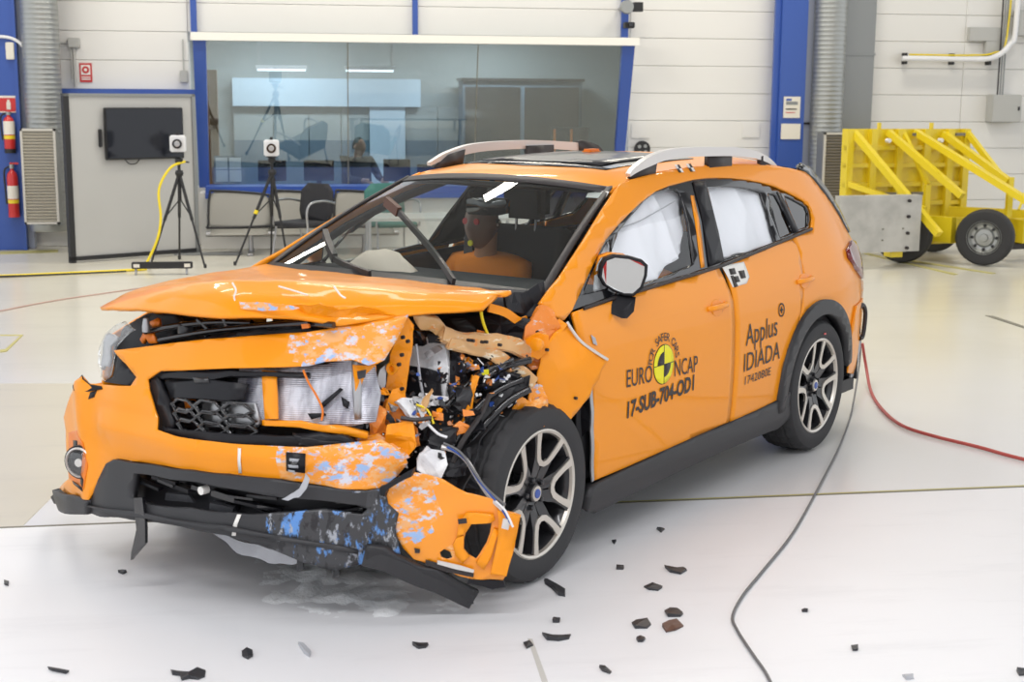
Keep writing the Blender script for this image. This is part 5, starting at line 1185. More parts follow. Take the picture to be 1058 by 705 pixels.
# --- engine bay seen between bonnet and bumper
P('engine_bay', [(-0.828,0.862),(-0.543,0.971),(-0.239,1.007),(0.069,1.016),(0.333,1.023),(0.59,1.058),(0.581,0.992),(0.348,0.964),(0.055,0.931),(-0.294,0.872),(-0.645,0.79)], lambda y, z: (XF(y) + ZF(z) - .20, y, z), 'interior', out=(1, 0, .3), step=.06, thick=.02, noise_amp=.03, nscale=9)
P('slam_panel', [(-0.499,0.858),(-0.346,0.889),(-0.115,0.944),(0.109,0.989),(0.288,1.021),(0.415,1.036),(0.426,1.013),(0.295,0.995),(0.116,0.967),(-0.108,0.928),(-0.37,0.878)], front(-.05), 'black', out=(1, 0, .3), step=.04, thick=.03, noise_amp=.012, nscale=15)
for pts in ([(3.337,-0.37,0.944),(3.318,-0.176,0.987),(3.301,-0.012,1.012),(3.285,0.145,1.023)], [(3.348,-0.277,0.922),(3.324,-0.039,0.977),(3.303,0.173,1.014),(3.278,0.422,1.053)], [(3.302,0.063,0.971),(3.284,0.216,1.009),(3.261,0.406,1.043),(3.249,0.508,1.048)], [(3.312,-0.102,1.015),(3.307,-0.058,0.983),(3.308,-0.064,0.954)], [(3.298,0.02,1.032),(3.296,0.036,0.992),(3.294,0.053,0.972)]):
    tube('bay_hose', pts, .012, 'gloss', CAR, 8, 4)
lathe_obj('bay_cap', [(.035, -.03), (.035, .01), (.028, .018), (.0, .018)], 'darkalloy', CAR, [(3.298,-0.182,0.976)][0], 18)
for px in ([(3.291,0.393,1.045),(3.288,0.423,1.051),(3.287,0.427,1.035),(3.29,0.397,1.029)],): sheet('bay_bracket', px, 'orangeplastic', CAR, .01, .05, .003)
# right headlamp: dark housing, clear corner lens, orange bracket with bolt
P('headlamp_housing', [(-0.585,0.913),(-0.516,0.965),(-0.409,0.999),(-0.282,1.017),(-0.24,0.988),(-0.281,0.926),(-0.365,0.882),(-0.502,0.85),(-0.464,0.827),(-0.345,0.79),(-0.364,0.753),(-0.567,0.733),(-0.602,0.785),(-0.636,0.868)], lambda y, z: (XF(y) + ZF(z) - .10, y, z), 'interior', out=(1, -.3, 0), step=.04, thick=.03, noise_amp=.008)
P('headlamp_lens', [(-0.452,0.98),(-0.518,0.951),(-0.579,0.911),(-0.59,0.864),(-0.567,0.802),(-0.54,0.76),(-0.507,0.754),(-0.464,0.782),(-0.47,0.838),(-0.479,0.885),(-0.426,0.934),(-0.38,0.96)], lambda y, z: (XF(y) + ZF(z) - .005, y, z), 'lens', out=(1, -.3, 0), step=.03, thick=.01, noise_amp=.006, nscale=12)
P('headlamp_trim', [(-0.454,0.854),(-0.403,0.84),(-0.35,0.822),(-0.296,0.794),(-0.322,0.763),(-0.402,0.756),(-0.52,0.747),(-0.462,0.775)], front(-.015), 'black', out=(1, 0, 0), step=.04, thick=.02)
P('headlamp_reflector', [(-0.667,0.875),(-0.617,0.91),(-0.567,0.903),(-0.586,0.857),(-0.574,0.787),(-0.621,0.765)], lambda y, z: (XF(y) + ZF(z) - .06, y, z), 'steel', out=(1, -.3, 0), step=.03, thick=.01, noise_amp=.02, nscale=20)
P('headlamp_bracket', [(-0.395,0.913),(-0.378,0.953),(-0.343,0.953),(-0.296,0.913),(-0.334,0.906),(-0.365,0.923),(-0.372,0.901)], lambda y, z: (XF(y) + ZF(z) - .06, y, z), 'orangeplastic', out=(1, 0, 0), step=0, thick=.015)
P('headlamp_bracket', [(-0.366,0.979),(-0.323,0.999),(-0.308,0.978),(-0.342,0.964)], lambda y, z: (XF(y) + ZF(z) - .06, y, z), 'orangeplastic', out=(1, 0, 0), step=0, thick=.015)
lathe_obj('headlamp_bolt', [(.016, 0), (.016, .02), (.01, .05), (.0, .055)], 'steel', CAR, [(3.36,-0.334,0.951)][0], 12)
# --- torn open front left corner
def ST(name, pts, mat, **k):
    k.setdefault('amp', .01); k.setdefault('step', .04); k.setdefault('thick', .006); k.setdefault('seed', random.randint(1, 99))
    par = k.pop('parent', CAR)
    return sheet(name, pts, mat, par, **k)
# dark backing: inner liner and battery tray
ST('inner_liner', [(2.75,0.384,0.975),(2.6,0.52,0.988),(2.5,0.719,1.039),(2.45,0.8,0.96),(2.45,0.803,0.738),(2.6,0.861,0.588),(2.85,0.85,0.458),(2.95,0.797,0.436),(3,0.705,0.467),(2.95,0.575,0.649),(2.85,0.454,0.832)], 'black', amp=.05, nscale=9, step=.05)
ST('inner_liner', [(2.18,0.748,0.795),(2.18,0.845,0.756),(2.16,0.863,0.541),(2.16,0.809,0.486),(2.2,0.719,0.567)], 'black', amp=.01)
ST('wheel_arch_liner', [(2.78,0.725,0.639),(2.72,0.75,0.733),(2.66,0.815,0.796),(2.6,0.872,0.815),(2.6,0.859,0.763),(2.7,0.801,0.689),(2.8,0.794,0.599),(2.92,0.843,0.508),(2.97,0.813,0.408),(2.88,0.742,0.518)], 'cladding', amp=.02, nscale=10)
for pts in ([(2.84,0.745,0.546),(2.76,0.781,0.643),(2.68,0.83,0.726),(2.62,0.887,0.77)], [(2.88,0.724,0.579),(2.8,0.745,0.681),(2.7,0.788,0.759),(2.62,0.852,0.801)], [(2.72,0.75,0.805),(2.66,0.793,0.844),(2.56,0.843,0.863)], [(2.86,0.69,0.72),(2.8,0.723,0.786),(2.72,0.75,0.83),(2.62,0.807,0.868)]):
    tube('liner_rib', pts, .014, 'gloss', CAR, 8, 4)
# pieces of black module and fittings
for pts, mt in (([(2.66,0.668,0.93),(2.64,0.715,0.926),(2.64,0.72,0.861),(2.67,0.667,0.863)], 'gloss'), ([(2.72,0.754,0.809),(2.66,0.793,0.829),(2.64,0.84,0.817),(2.64,0.849,0.783),(2.68,0.786,0.759),(2.72,0.75,0.769)], 'black'), ([(2.8,0.661,0.913),(2.78,0.698,0.908),(2.78,0.707,0.787),(2.82,0.667,0.789)], 'gloss'), ([(2.88,0.733,0.793),(2.84,0.78,0.786),(2.85,0.788,0.732),(2.9,0.74,0.734)], 'cladding'),
                ([(2.62,0.745,0.861),(2.57,0.815,0.865),(2.56,0.817,0.813),(2.62,0.737,0.809)], 'gloss'), ([(2.88,0.777,0.718),(2.84,0.828,0.725),(2.85,0.84,0.669),(2.9,0.784,0.656)], 'black'), ([(2.99,0.716,0.656),(2.94,0.789,0.665),(2.95,0.806,0.606),(3,0.732,0.598)], 'gloss'), ([(3,0.759,0.581),(2.95,0.849,0.592),(2.95,0.857,0.503),(3,0.776,0.493)], 'black')):
    ST('broken_module', [(p[0] + random.uniform(-.02, .02), p[1] + random.uniform(-.012, .012), p[2] + random.uniform(-.014, .014)) for q in zip(pts, [tuple((a + b) / 2 for a, b in zip(p, r)) for p, r in zip(pts, pts[1:] + pts[:1])]) for p in q], 'black' if mt != 'cladding' else mt, thick=.02, amp=.022, nscale=20, step=.02, out=(1, .6, 0))
# white battery shell with black face
ST('battery_case', [(2.86,0.51,0.941),(2.84,0.576,0.952),(2.82,0.654,0.933),(2.82,0.663,0.853),(2.84,0.67,0.735),(2.86,0.591,0.728),(2.88,0.507,0.735),(2.88,0.499,0.856)], 'whitemess', amp=.01, step=.03, thick=.03)
ST('battery_face', [(2.9,0.525,0.855),(2.88,0.608,0.852),(2.86,0.668,0.838),(2.86,0.655,0.794),(2.87,0.672,0.748),(2.89,0.598,0.756),(2.91,0.524,0.764)], 'black', amp=.004, thick=.012)
ST('battery_clamp', [(2.9,0.554,0.994),(2.89,0.599,0.99),(2.89,0.604,0.938),(2.9,0.558,0.934)], 'gloss', thick=.03); ST('battery_clamp', [(2.89,0.617,0.978),(2.87,0.668,0.977),(2.87,0.668,0.953),(2.89,0.622,0.95)], 'black', thick=.02)
ST('battery_strap', [(2.885,0.599,0.901),(2.87,0.654,0.941),(2.865,0.668,0.927),(2.88,0.613,0.881)], 'steel', thick=.01)
tube('grey_wire', [(2.92,0.597,0.945),(2.93,0.614,0.892),(2.93,0.623,0.823),(2.93,0.64,0.754)], .005, 'shardgrey', CAR, 6, 4)
# orange brackets
ST('radiator_bracket', [(3.02,0.638,1.066),(3,0.656,1.031),(2.99,0.643,0.998),(2.98,0.629,0.922),(2.99,0.615,0.838),(3,0.614,0.787),(3.02,0.595,0.781),(3.05,0.567,0.8),(3.05,0.582,0.92),(3.05,0.609,0.978)], 'paint', amp=.008, step=.03, thick=.012)
for p in [(3.03,0.632,0.992),(3.02,0.646,0.978),(3.04,0.622,0.896),(3.03,0.627,0.929),(3.03,0.626,0.808)]: lathe_obj('bracket_hole', [(.007, -.004), (.007, .006)], 'decal', CAR, (p[0] + .012, p[1] + .008, p[2]), 10, 'X')
ring = [(3.05,0.602,0.881)][0]; lathe_obj('bracket_boss', [(.014, -.01), (.020, .008), (.022, .016), (.012, .012), (.010, 0)], 'paint', CAR, (ring[0] + .01, ring[1] + .01, ring[2]), 16, 'X')
ST('bumper_bracket', [(3.18,0.536,0.903),(3.12,0.583,0.896),(3.12,0.584,0.828),(3.13,0.569,0.759),(3.15,0.551,0.704),(3.18,0.533,0.721),(3.19,0.548,0.828)], 'paint', amp=.008, step=.03, thick=.012)
ST('bracket_plate', [(3.2,0.572,0.894),(3.18,0.594,0.897),(3.18,0.589,0.866),(3.2,0.571,0.86)], 'darkalloy', thick=.006); ST('bracket_foam', [(3.2,0.534,0.77),(3.18,0.56,0.763),(3.18,0.577,0.693),(3.19,0.568,0.652),(3.22,0.546,0.662)], 'black', thick=.02)
ST('steel_strip', [(3.09,0.572,0.877),(3.07,0.581,0.895),(3.07,0.585,0.827),(3.09,0.57,0.773),(3.12,0.578,0.717),(3.14,0.559,0.669),(3.14,0.546,0.695),(3.12,0.561,0.756)], 'steel', amp=.008)
ST('rail_end', [(3.07,0.578,0.749),(3.04,0.603,0.772),(3.01,0.644,0.741),(3,0.676,0.694),(3,0.68,0.639),(3.02,0.692,0.603),(3.04,0.633,0.583),(3.07,0.587,0.596),(3.1,0.559,0.623),(3.09,0.565,0.688)], 'torn', amp=.03, nscale=14, step=.025, thick=.01)
ST('rail_end', [(3.06,0.598,0.799),(3.03,0.626,0.804),(3.02,0.635,0.762),(3.05,0.625,0.731),(3.08,0.597,0.733)], 'paint', amp=.02, nscale=16, step=.025, thick=.01)
ST('crumpled_metal', [(3.16,0.587,0.76),(3.12,0.614,0.742),(3.1,0.623,0.664),(3.12,0.604,0.609),(3.16,0.567,0.632)], 'torn', amp=.03, nscale=15, step=.025)
ST('crumpled_metal', [(3.11,0.631,0.688),(3.06,0.686,0.7),(3.05,0.712,0.636),(3.09,0.693,0.572),(3.13,0.639,0.575)], 'paint', amp=.035, nscale=13, step=.025)
ST('crumpled_metal', [(3.2,0.55,0.652),(3.14,0.613,0.67),(3.1,0.667,0.629),(3.08,0.702,0.589),(3.13,0.656,0.564),(3.2,0.576,0.58)], 'scuff', amp=.03, nscale=13, step=.025)
ST('white_foam_block', [(3.08,0.637,0.77),(3.02,0.657,0.772),(2.98,0.681,0.74),(2.98,0.708,0.688),(3,0.689,0.651),(3.04,0.669,0.708)], 'whitemess', amp=.02, thick=.02); ST('white_foam_block', [(2.99,0.637,0.778),(2.94,0.702,0.764),(2.91,0.73,0.763),(2.93,0.702,0.734),(2.98,0.664,0.731)], 'whitemess', amp=.015, thick=.02)
ST('white_foam_block', [(3.06,0.721,0.587),(3.02,0.749,0.618),(2.99,0.785,0.597),(2.99,0.798,0.55),(3.02,0.788,0.499),(3.05,0.747,0.513),(3.07,0.711,0.539)], 'whitemess', amp=.025, thick=.02); ST('grey_module', [(3.03,0.67,0.776),(3,0.689,0.776),(2.99,0.716,0.733),(3.02,0.706,0.709)], 'steel', amp=.01, thick=.015)
ST('orange_inner_strip', [(2.8,0.754,0.832),(2.78,0.773,0.824),(2.8,0.771,0.764),(2.83,0.786,0.718),(2.86,0.783,0.684),(2.88,0.772,0.672),(2.85,0.779,0.731),(2.82,0.765,0.78)], 'paint', amp=.008, step=.03, thick=.012)
ST('orange_inner_strip', [(2.9,0.788,0.692),(2.88,0.811,0.677),(2.88,0.807,0.656),(2.91,0.787,0.644),(2.94,0.772,0.623),(2.94,0.763,0.647)], 'torn', amp=.012, step=.025, thick=.012)
for pts in ([(2.9,0.792,0.735),(2.88,0.828,0.729),(2.88,0.837,0.716),(2.9,0.801,0.708)], [(2.98,0.717,0.731),(2.96,0.753,0.726),(2.96,0.753,0.698),(2.98,0.716,0.703)], [(2.82,0.694,0.828),(2.81,0.704,0.824),(2.81,0.704,0.792),(2.82,0.694,0.792)], [(2.7,0.703,0.983),(2.68,0.719,0.975),(2.68,0.714,0.945),(2.7,0.698,0.954)]): ST('orange_scrap', pts, 'torn', thick=.004, step=.02)
# shotgun rail: two crushed steel beams with a flattened front end
def beam(name, pts, w, mat, **k):
    bm = bmesh.new(); P_ = spline(pts, 6); n = len(P_)
    rr = [1] * n
    addtube(bm, P_, [w * (1 + .22 * noise.noise(Vector((i * .6, w * 90, 3)))) for i in range(n)], 12, True, (w * .55, w), (0, 0, 1))
    bmesh.ops.bevel(bm, geom=bm.edges[:], offset=w * .22, segments=2, affect='EDGES')
    for v in bm.verts: v.co += Vector((noise.noise(v.co * 22), noise.noise(v.co * 22 + Vector((5, 0, 0))), noise.noise(v.co * 22 + Vector((0, 5, 0))))) * .007
    bmesh.ops.recalc_face_normals(bm, faces=bm.faces[:]); return obj(name, bm, mat, CAR, True, 50)
ST('shock_rail_end', [(2.98,0.639,1.061),(2.95,0.667,1.064),(2.9,0.679,1.041),(2.84,0.684,0.999),(2.8,0.669,0.957),(2.82,0.65,0.944),(2.88,0.645,0.979),(2.94,0.641,1.008)], 'primer', amp=.014, step=.025, thick=.02, smooth=True)
beam('shock_rail', [(2.87,0.668,0.988),(2.8,0.678,0.958),(2.72,0.714,0.942),(2.66,0.766,0.934),(2.6,0.792,0.918),(2.54,0.798,0.888),(2.5,0.801,0.857)], .030, 'primer')
beam('shock_rail_lower', [(2.84,0.675,0.949),(2.74,0.72,0.919),(2.68,0.772,0.887),(2.62,0.799,0.842),(2.58,0.832,0.807),(2.55,0.855,0.776)], .024, 'primer')
for p in [(2.79,0.715,0.957),(2.78,0.725,0.955),(2.75,0.746,0.948),(2.74,0.755,0.948),(2.7,0.787,0.935)]: lathe_obj('rail_hole', [(.006, 0), (.006, .014)], 'decal', CAR, (p[0] + .0, p[1] + .012, p[2]), 8, 'Y')
ST('hinge_pillar', [(2.52,0.757,0.847),(2.5,0.786,0.965),(2.46,0.788,1.026),(2.44,0.809,1.041),(2.4,0.835,1.024),(2.38,0.849,0.963),(2.42,0.842,0.879),(2.46,0.826,0.817),(2.5,0.801,0.805)], 'torn', amp=.02, step=.03, thick=.02)
ST('hinge_plate', [(2.54,0.806,0.929),(2.5,0.835,0.952),(2.48,0.865,0.942),(2.48,0.87,0.891),(2.5,0.836,0.853),(2.53,0.809,0.869)], 'paint', amp=.008, step=.03, thick=.012)
hp = [(2.54,0.859,0.92)][0]; lathe_obj('hinge_boss', [(.018, -.02), (.026, .0), (.024, .012), (.012, .016)], 'paint', CAR, hp, 16, 'X')
ST('inner_bracket', [(2.52,0.725,0.943),(2.46,0.717,0.997),(2.42,0.729,1.042),(2.38,0.75,1.05),(2.38,0.768,1.029),(2.42,0.752,0.988),(2.48,0.75,0.929)], 'torn', amp=.012, step=.03, thick=.02)
ST('pillar_inner_plate', [(2.5,0.746,0.932),(2.44,0.743,0.982),(2.4,0.764,1.002),(2.38,0.822,0.99),(2.42,0.823,0.951),(2.46,0.789,0.931)], 'silver', amp=.004, thick=.004)
ST('pillar_bracket', [(2.42,0.797,0.956),(2.37,0.842,0.991),(2.36,0.87,0.97),(2.4,0.837,0.913)], 'paint', amp=.01, thick=.012)
ST('cowl_side', [(2.58,0.732,1.093),(2.44,0.72,1.099),(2.34,0.739,1.119),(2.36,0.763,1.049),(2.45,0.75,1.021),(2.55,0.746,1.033)], 'black', amp=.015, thick=.01)
tube('orange_cowl_edge', [(2.66,0.725,1.059),(2.58,0.741,1.033),(2.5,0.746,0.99),(2.45,0.75,0.992)], .012, 'paint', CAR, 8, 4, rect=(.004, .016))
tube('yellow_wire', [(2.72,0.735,1.053),(2.7,0.729,1.014),(2.68,0.728,0.979),(2.68,0.741,0.956)], .006, 'cableyellow', CAR, 6, 4)
ST('yellow_plug', [(2.74,0.756,0.841),(2.72,0.772,0.843),(2.72,0.772,0.825),(2.74,0.756,0.823)], 'signyellow', thick=.012, step=0, amp=0)
# torn wing flap standing proud of the door
flap = [(2.34,0.857,0.978),(2.33,0.868,0.951),(2.3,0.893,0.905),(2.26,0.93,0.866),(2.22,0.969,0.827),(2.23,0.939,0.757),(2.25,0.909,0.688),(2.28,0.881,0.636),(2.32,0.863,0.591),(2.36,0.837,0.549),(2.4,0.837,0.579),(2.43,0.839,0.627),(2.47,0.839,0.69),(2.5,0.837,0.751),(2.51,0.835,0.807),(2.5,0.845,0.862),(2.45,0.845,0.91),(2.4,0.849,0.944)]
ST('torn_wing', flap, 'paint', amp=.016, nscale=9, step=.03, thick=.006, smooth=True, out=(.5, 1, .1), sharp=35)
tube('wing_torn_edge', [(2.345,0.86,0.979),(2.34,0.879,0.95),(2.305,0.897,0.903),(2.265,0.933,0.863),(2.225,0.97,0.828)], .006, 'silver', CAR, 6, 3)
ST('torn_wing_rag', [(2.5,0.855,0.723),(2.56,0.832,0.708),(2.6,0.807,0.719),(2.62,0.796,0.685),(2.65,0.791,0.657),(2.62,0.809,0.643),(2.62,0.809,0.617),(2.58,0.829,0.612),(2.56,0.855,0.601),(2.54,0.867,0.629),(2.46,0.856,0.575),(2.42,0.855,0.574),(2.46,0.864,0.654)], 'lightscuff', amp=.022, nscale=18, step=.018, thick=.005, out=(.5, 1, .1))
ST('torn_wing_rag', [(2.53,0.845,0.786),(2.49,0.852,0.758),(2.48,0.859,0.706),(2.44,0.859,0.631),(2.47,0.845,0.605),(2.53,0.846,0.668),(2.57,0.834,0.718),(2.55,0.837,0.759)], 'scuff', amp=.018, nscale=14, step=.025, thick=.005, out=(.5, 1, .1))
for p in [(2.315,0.867,0.682),(2.37,0.848,0.575),(2.49,0.851,0.894)]: lathe_obj('wing_hole', [(.006, 0), (.006, .012)], 'decal', CAR, (p[0], p[1] + .012, p[2]), 8, 'Y')
ST('door_edge_seal', [(2.2,0.877,0.713),(2.18,0.877,0.718),(2.18,0.883,0.548),(2.15,0.87,0.319),(2.17,0.872,0.316),(2.2,0.882,0.532)], 'steel', amp=.003, thick=.006, out=(.5, 1, 0))
ST('paint_chip', [(a, S(a, b) + .006, b) for a, b in [(2.168,0.905),(2.142,0.89),(2.133,0.859),(2.16,0.87)]], 'shardgrey', thick=.002, step=0, amp=0)
# broken bumper corner with its empty fog lamp opening, standing before the front wheel
PLN = [(3.199,0.682,0.504),(3.168,0.723,0.528),(3.139,0.76,0.552),(3.109,0.8,0.538),(3.077,0.842,0.523),(3.051,0.877,0.497),(3.027,0.908,0.472),(2.994,0.951,0.456),(2.966,0.988,0.446),(2.962,0.993,0.418),(2.938,1.026,0.408),(2.912,1.059,0.394),(2.915,1.055,0.369),(2.923,1.044,0.314),(2.933,1.032,0.244),(2.943,1.019,0.177),(2.949,1.01,0.159),(2.978,0.973,0.163),(3.006,0.935,0.161),(3.041,0.89,0.18),(3.075,0.845,0.202),(3.112,0.796,0.219),(3.14,0.759,0.237),(3.158,0.735,0.275),(3.172,0.717,0.324),(3.184,0.701,0.373)]
HOL = [(3.013,0.926,0.369),(2.994,0.951,0.373),(2.976,0.975,0.374),(2.978,0.972,0.335),(2.985,0.964,0.296),(2.996,0.949,0.258),(3.004,0.938,0.238),(3.02,0.917,0.254),(3.033,0.9,0.276),(3.033,0.9,0.307),(3.028,0.906,0.331)]
HO2 = [(3.083,0.834,0.261),(3.073,0.847,0.274),(3.061,0.863,0.265),(3.057,0.869,0.244),(3.069,0.852,0.237),(3.081,0.836,0.244)]
cor = ST('bumper_corner', PLN, 'lightscuff', amp=.010, nscale=10, step=.028, thick=.006, holes=[HOL, HO2], out=(1, .5, 0), smooth=True, sharp=30)
CP = lambda pts, d: [Vector(p) + Vector((.79, .60, .1)) * d for p in pts]
for pts in ([(2.962,0.993,0.418),(2.913,1.057,0.394),(2.923,1.044,0.314),(2.943,1.019,0.177),(2.975,0.976,0.187),(2.964,0.991,0.3),(2.958,0.999,0.369)],): ST('corner_flange', CP(pts, .018), 'paint', parent=cor, amp=.004, thick=.01, smooth=True)
for pts in ([(3.027,0.908,0.407),(2.97,0.983,0.401),(2.966,0.988,0.38),(2.976,0.975,0.369),(3.016,0.922,0.366),(3.033,0.9,0.328),(3.047,0.882,0.314),(3.043,0.887,0.369)], [(3.047,0.882,0.314),(3.033,0.9,0.324),(3.033,0.9,0.275),(3.02,0.917,0.251),(3.035,0.898,0.223),(3.051,0.877,0.251),(3.055,0.871,0.289)], [(2.98,0.97,0.3),(2.97,0.983,0.352),(2.96,0.997,0.342),(2.974,0.978,0.247),(2.99,0.957,0.201),(3.006,0.935,0.223),(2.996,0.949,0.258)]): ST('corner_recess_rim', CP(pts, .014), 'paint', parent=cor, amp=.004, thick=.012, smooth=True)
ST('corner_slot', CP([(3.045,0.885,0.387),(3.027,0.908,0.39),(3.025,0.911,0.373),(3.043,0.887,0.369)], .03), 'decal', parent=cor, thick=.003, step=0, amp=0); ST('corner_slot', CP([(3.136,0.765,0.279),(3.124,0.781,0.275),(3.124,0.78,0.261),(3.134,0.767,0.261)], .012), 'decal', parent=cor, thick=.003, step=0, amp=0)
ST('corner_slot', CP([(3.112,0.796,0.237),(3.067,0.855,0.216),(3.01,0.93,0.187),(3.012,0.927,0.173),(3.071,0.85,0.194),(3.112,0.796,0.219)], .012), 'decal', parent=cor, thick=.003, step=.04, amp=0); ST('corner_trim_strip', CP([(3.088,0.829,0.237),(3.041,0.89,0.219),(3.01,0.93,0.202),(3.012,0.928,0.191),(3.051,0.877,0.205),(3.088,0.829,0.223)], .018), 'silver', parent=cor, thick=.003, step=.04, amp=0)
repaint(cor, [[(p[1], p[2]) for p in [(3.199,0.681,0.507),(3.139,0.76,0.552),(3.091,0.824,0.532),(3.099,0.813,0.456),(3.083,0.834,0.404),(3.099,0.812,0.334),(3.132,0.77,0.293),(3.164,0.727,0.3),(3.184,0.701,0.369)]]], lambda c: (c.y, c.z), 'scuff')
ST('corner_under_trim', CP([(3.018,0.919,0.166),(2.949,1.01,0.159),(2.945,1.016,0.134),(2.973,0.979,0.127),(2.99,0.957,0.138),(3.02,0.917,0.145)], .0), 'black', thick=.02, amp=.01)
ST('bumper_seam_strip', [(3.232,0.692,0.506),(3.217,0.736,0.528),(3.201,0.786,0.566),(3.193,0.81,0.582),(3.196,0.8,0.551),(3.21,0.759,0.523),(3.223,0.719,0.499),(3.226,0.708,0.474),(3.232,0.691,0.476)], 'black', thick=.02, amp=.006)
# black lip that bent down to the floor
tube('bent_lip', [(3.27,0.652,0.264),(3.22,0.713,0.242),(3.14,0.776,0.184),(3.06,0.819,0.139),(2.98,0.855,0.084),(2.945,0.876,0.06)], .03, 'cladding', CAR, 10, 3, rect=(.012, .036))
ST('bent_lip_face', [(3.29,0.683,0.3),(3.24,0.731,0.286),(3.2,0.757,0.246),(3.14,0.802,0.211),(3.09,0.839,0.19),(3.02,0.869,0.135),(2.97,0.899,0.095),(2.95,0.884,0.046),(2.97,0.856,0.038),(3.05,0.811,0.095),(3.14,0.754,0.158),(3.2,0.695,0.198),(3.27,0.66,0.241)], 'cladding', amp=.006, thick=.02, smooth=True)
# wiring across the wheel
for pts, mt, r in (([(3,0.776,0.612),(2.97,0.813,0.597),(2.95,0.849,0.564),(2.95,0.891,0.515),(2.96,0.954,0.459),(2.97,1.024,0.422)], 'silver', .009), ([(3,0.785,0.627),(2.97,0.838,0.595),(2.96,0.891,0.531),(2.96,0.941,0.484),(2.97,1.032,0.441)], 'cablegrey', .005), ([(3,0.802,0.616),(2.96,0.848,0.573),(2.96,0.908,0.506),(2.97,0.999,0.442),(2.98,1.065,0.381)], 'blue', .004), ([(2.97,0.991,0.447),(2.98,1.04,0.424),(2.99,1.08,0.376)], 'white', .004), ([(3.03,0.688,0.757),(3,0.715,0.735),(3,0.742,0.69)], 'cableyellow', .004), ([(3.02,0.723,0.698),(3,0.759,0.658),(2.98,0.786,0.644)], 'white', .005), ([(3.08,0.659,0.714),(3.05,0.704,0.708),(3.02,0.749,0.716)], 'decal', .008), ([(2.68,0.719,0.91),(2.62,0.763,0.899),(2.54,0.816,0.872)], 'decal', .005), ([(2.76,0.806,0.761),(2.84,0.824,0.7),(2.93,0.816,0.625),(2.97,0.804,0.554)], 'decal', .010)):
    tube('wire', pts, r, mt, CAR, 6, 4)
ST('wire_plug', [(2.985,1.035,0.397),(2.98,1.06,0.394),(2.98,1.053,0.358),(2.99,1.031,0.363)], 'silver', thick=.012, step=0, amp=0)
rnd = random.Random(11)
bits = bmesh.new()
for k in range(420):                                     # shredded flakes caught in the torn corner
    t = rnd.random(); u = rnd.random() ** 1.3
    c = Vector((2.99 - .44 * t + .08 * u, .63 + .15 * t + .06 * u, .42 + .48 * u))
    sz = rnd.uniform(.004, .017)
    m3 = Matrix.Translation(c) @ Matrix.Rotation(rnd.uniform(0, 6), 4, Vector((rnd.random(), rnd.random(), rnd.random() + .1)).normalized())
    n_ = rnd.choice((3, 4, 5, 6)); ring_ = [Vector((sz * rnd.uniform(.5, 1.4) * math.cos(2 * PI * q / n_), sz * rnd.uniform(.4, 1.2) * math.sin(2 * PI * q / n_), rnd.uniform(-.3, .3) * sz)) for q in range(n_)]
    lo = [bits.verts.new(m3 @ p) for p in ring_]; hi = [bits.verts.new(m3 @ (p + Vector((0, 0, .003)))) for p in ring_]
    bits.faces.new(lo[::-1]); bits.faces.new(hi)
    for q in range(n_): bits.faces.new((lo[q], lo[(q + 1) % n_], hi[(q + 1) % n_], hi[q]))
bo = obj('shredded_bits', bits, 'black', CAR); bo['kind'] = 'stuff'
for mt_ in ('whitemess', 'steel', 'torn', 'blue'): bo.data.materials.append(M[mt_])
for p in bo.data.polygons: p.material_index = [0, 0, 0, 1, 0, 2, 0, 3, 0, 0, 4, 0, 1][(p.index // 7) % 13]
# irregular torn scraps wedged between the broken pieces
rs = random.Random(21)
for k in range(46):
    if k < 30: u = rs.random(); v = rs.random(); c = Vector((3.13 - .20 * u + .02 * v, .56 + .20 * u, .46 + .36 * v))
    else: u = rs.random(); v = rs.random(); c = Vector((2.86 - .32 * u, .66 + .10 * u, .70 + .20 * v))
    ax = Vector((1, .75, .15)).normalized(); a_ = ax.cross(Vector((0, 0, 1))).normalized(); b_ = a_.cross(ax)
    n_ = rs.randint(5, 8); L = rs.uniform(.016, .05); W = rs.uniform(.008, .024); th = rs.uniform(0, PI)
    ring_ = []
    for q in range(n_):
        an = 2 * PI * q / n_; r_ = rs.uniform(.55, 1.2); x_, y_ = L * r_ * math.cos(an), W * r_ * math.sin(an)
        ring_.append(c + a_ * (x_ * math.cos(th) - y_ * math.sin(th)) + b_ * (x_ * math.sin(th) + y_ * math.cos(th)) + ax * rs.uniform(-.015, .015))
    ST('torn_scrap', ring_, rs.choice(['torn', 'paint', 'black', 'black', 'steel', 'whitemess', 'scuff', 'gloss', 'primer']), amp=.012, nscale=25, step=.018, thick=.004)
# --- interior
box('cabin_floor', -.6, 2.2, -.74, .74, .27, .33, 'interior', CAR)
P('dashboard', [(-.70, 0), (.70, 0), (.70, 1), (-.70, 1)], lambda y, v: (2.30 - .66 * v, y, 1.055 - .04 * abs(v - .4) - .10 * max(0, v - .85) / .15 * .6), 'interior', out=(0, 0, 1), step=.1, thick=.05)
box('dash_front', 1.66, 1.72, -.70, .70, .55, .95, 'interior', CAR, .02)
for y in (.38, -.38):
    st = P('front_seat', [(-.25, .0), (.25, .0), (.27, .3), (.24, .62), (-.24, .62), (-.27, .3)], lambda u, v, y=y: (1.06 - .30 * v + .25 * u * u, y + u, .55 + v), 'seat', out=(1, 0, 0), step=.1, thick=.12)
    P('seat_cushion', [(-.26, 0), (.26, 0), (.26, .5), (-.26, .5)], lambda u, v, y=y: (1.05 + v, y + u, .56 + .2 * u * u + .04 * v), 'seat', st, out=(0, 0, 1), step=.12, thick=.14)
    box('headrest', .82, .92, y - .13, y + .13, 1.20, 1.38, 'seat', st, .03)
    for dy in (-.06, .06): tube('headrest_post', [(.88, y + dy, 1.12), (.87, y + dy, 1.22)], .007, 'steel', st)
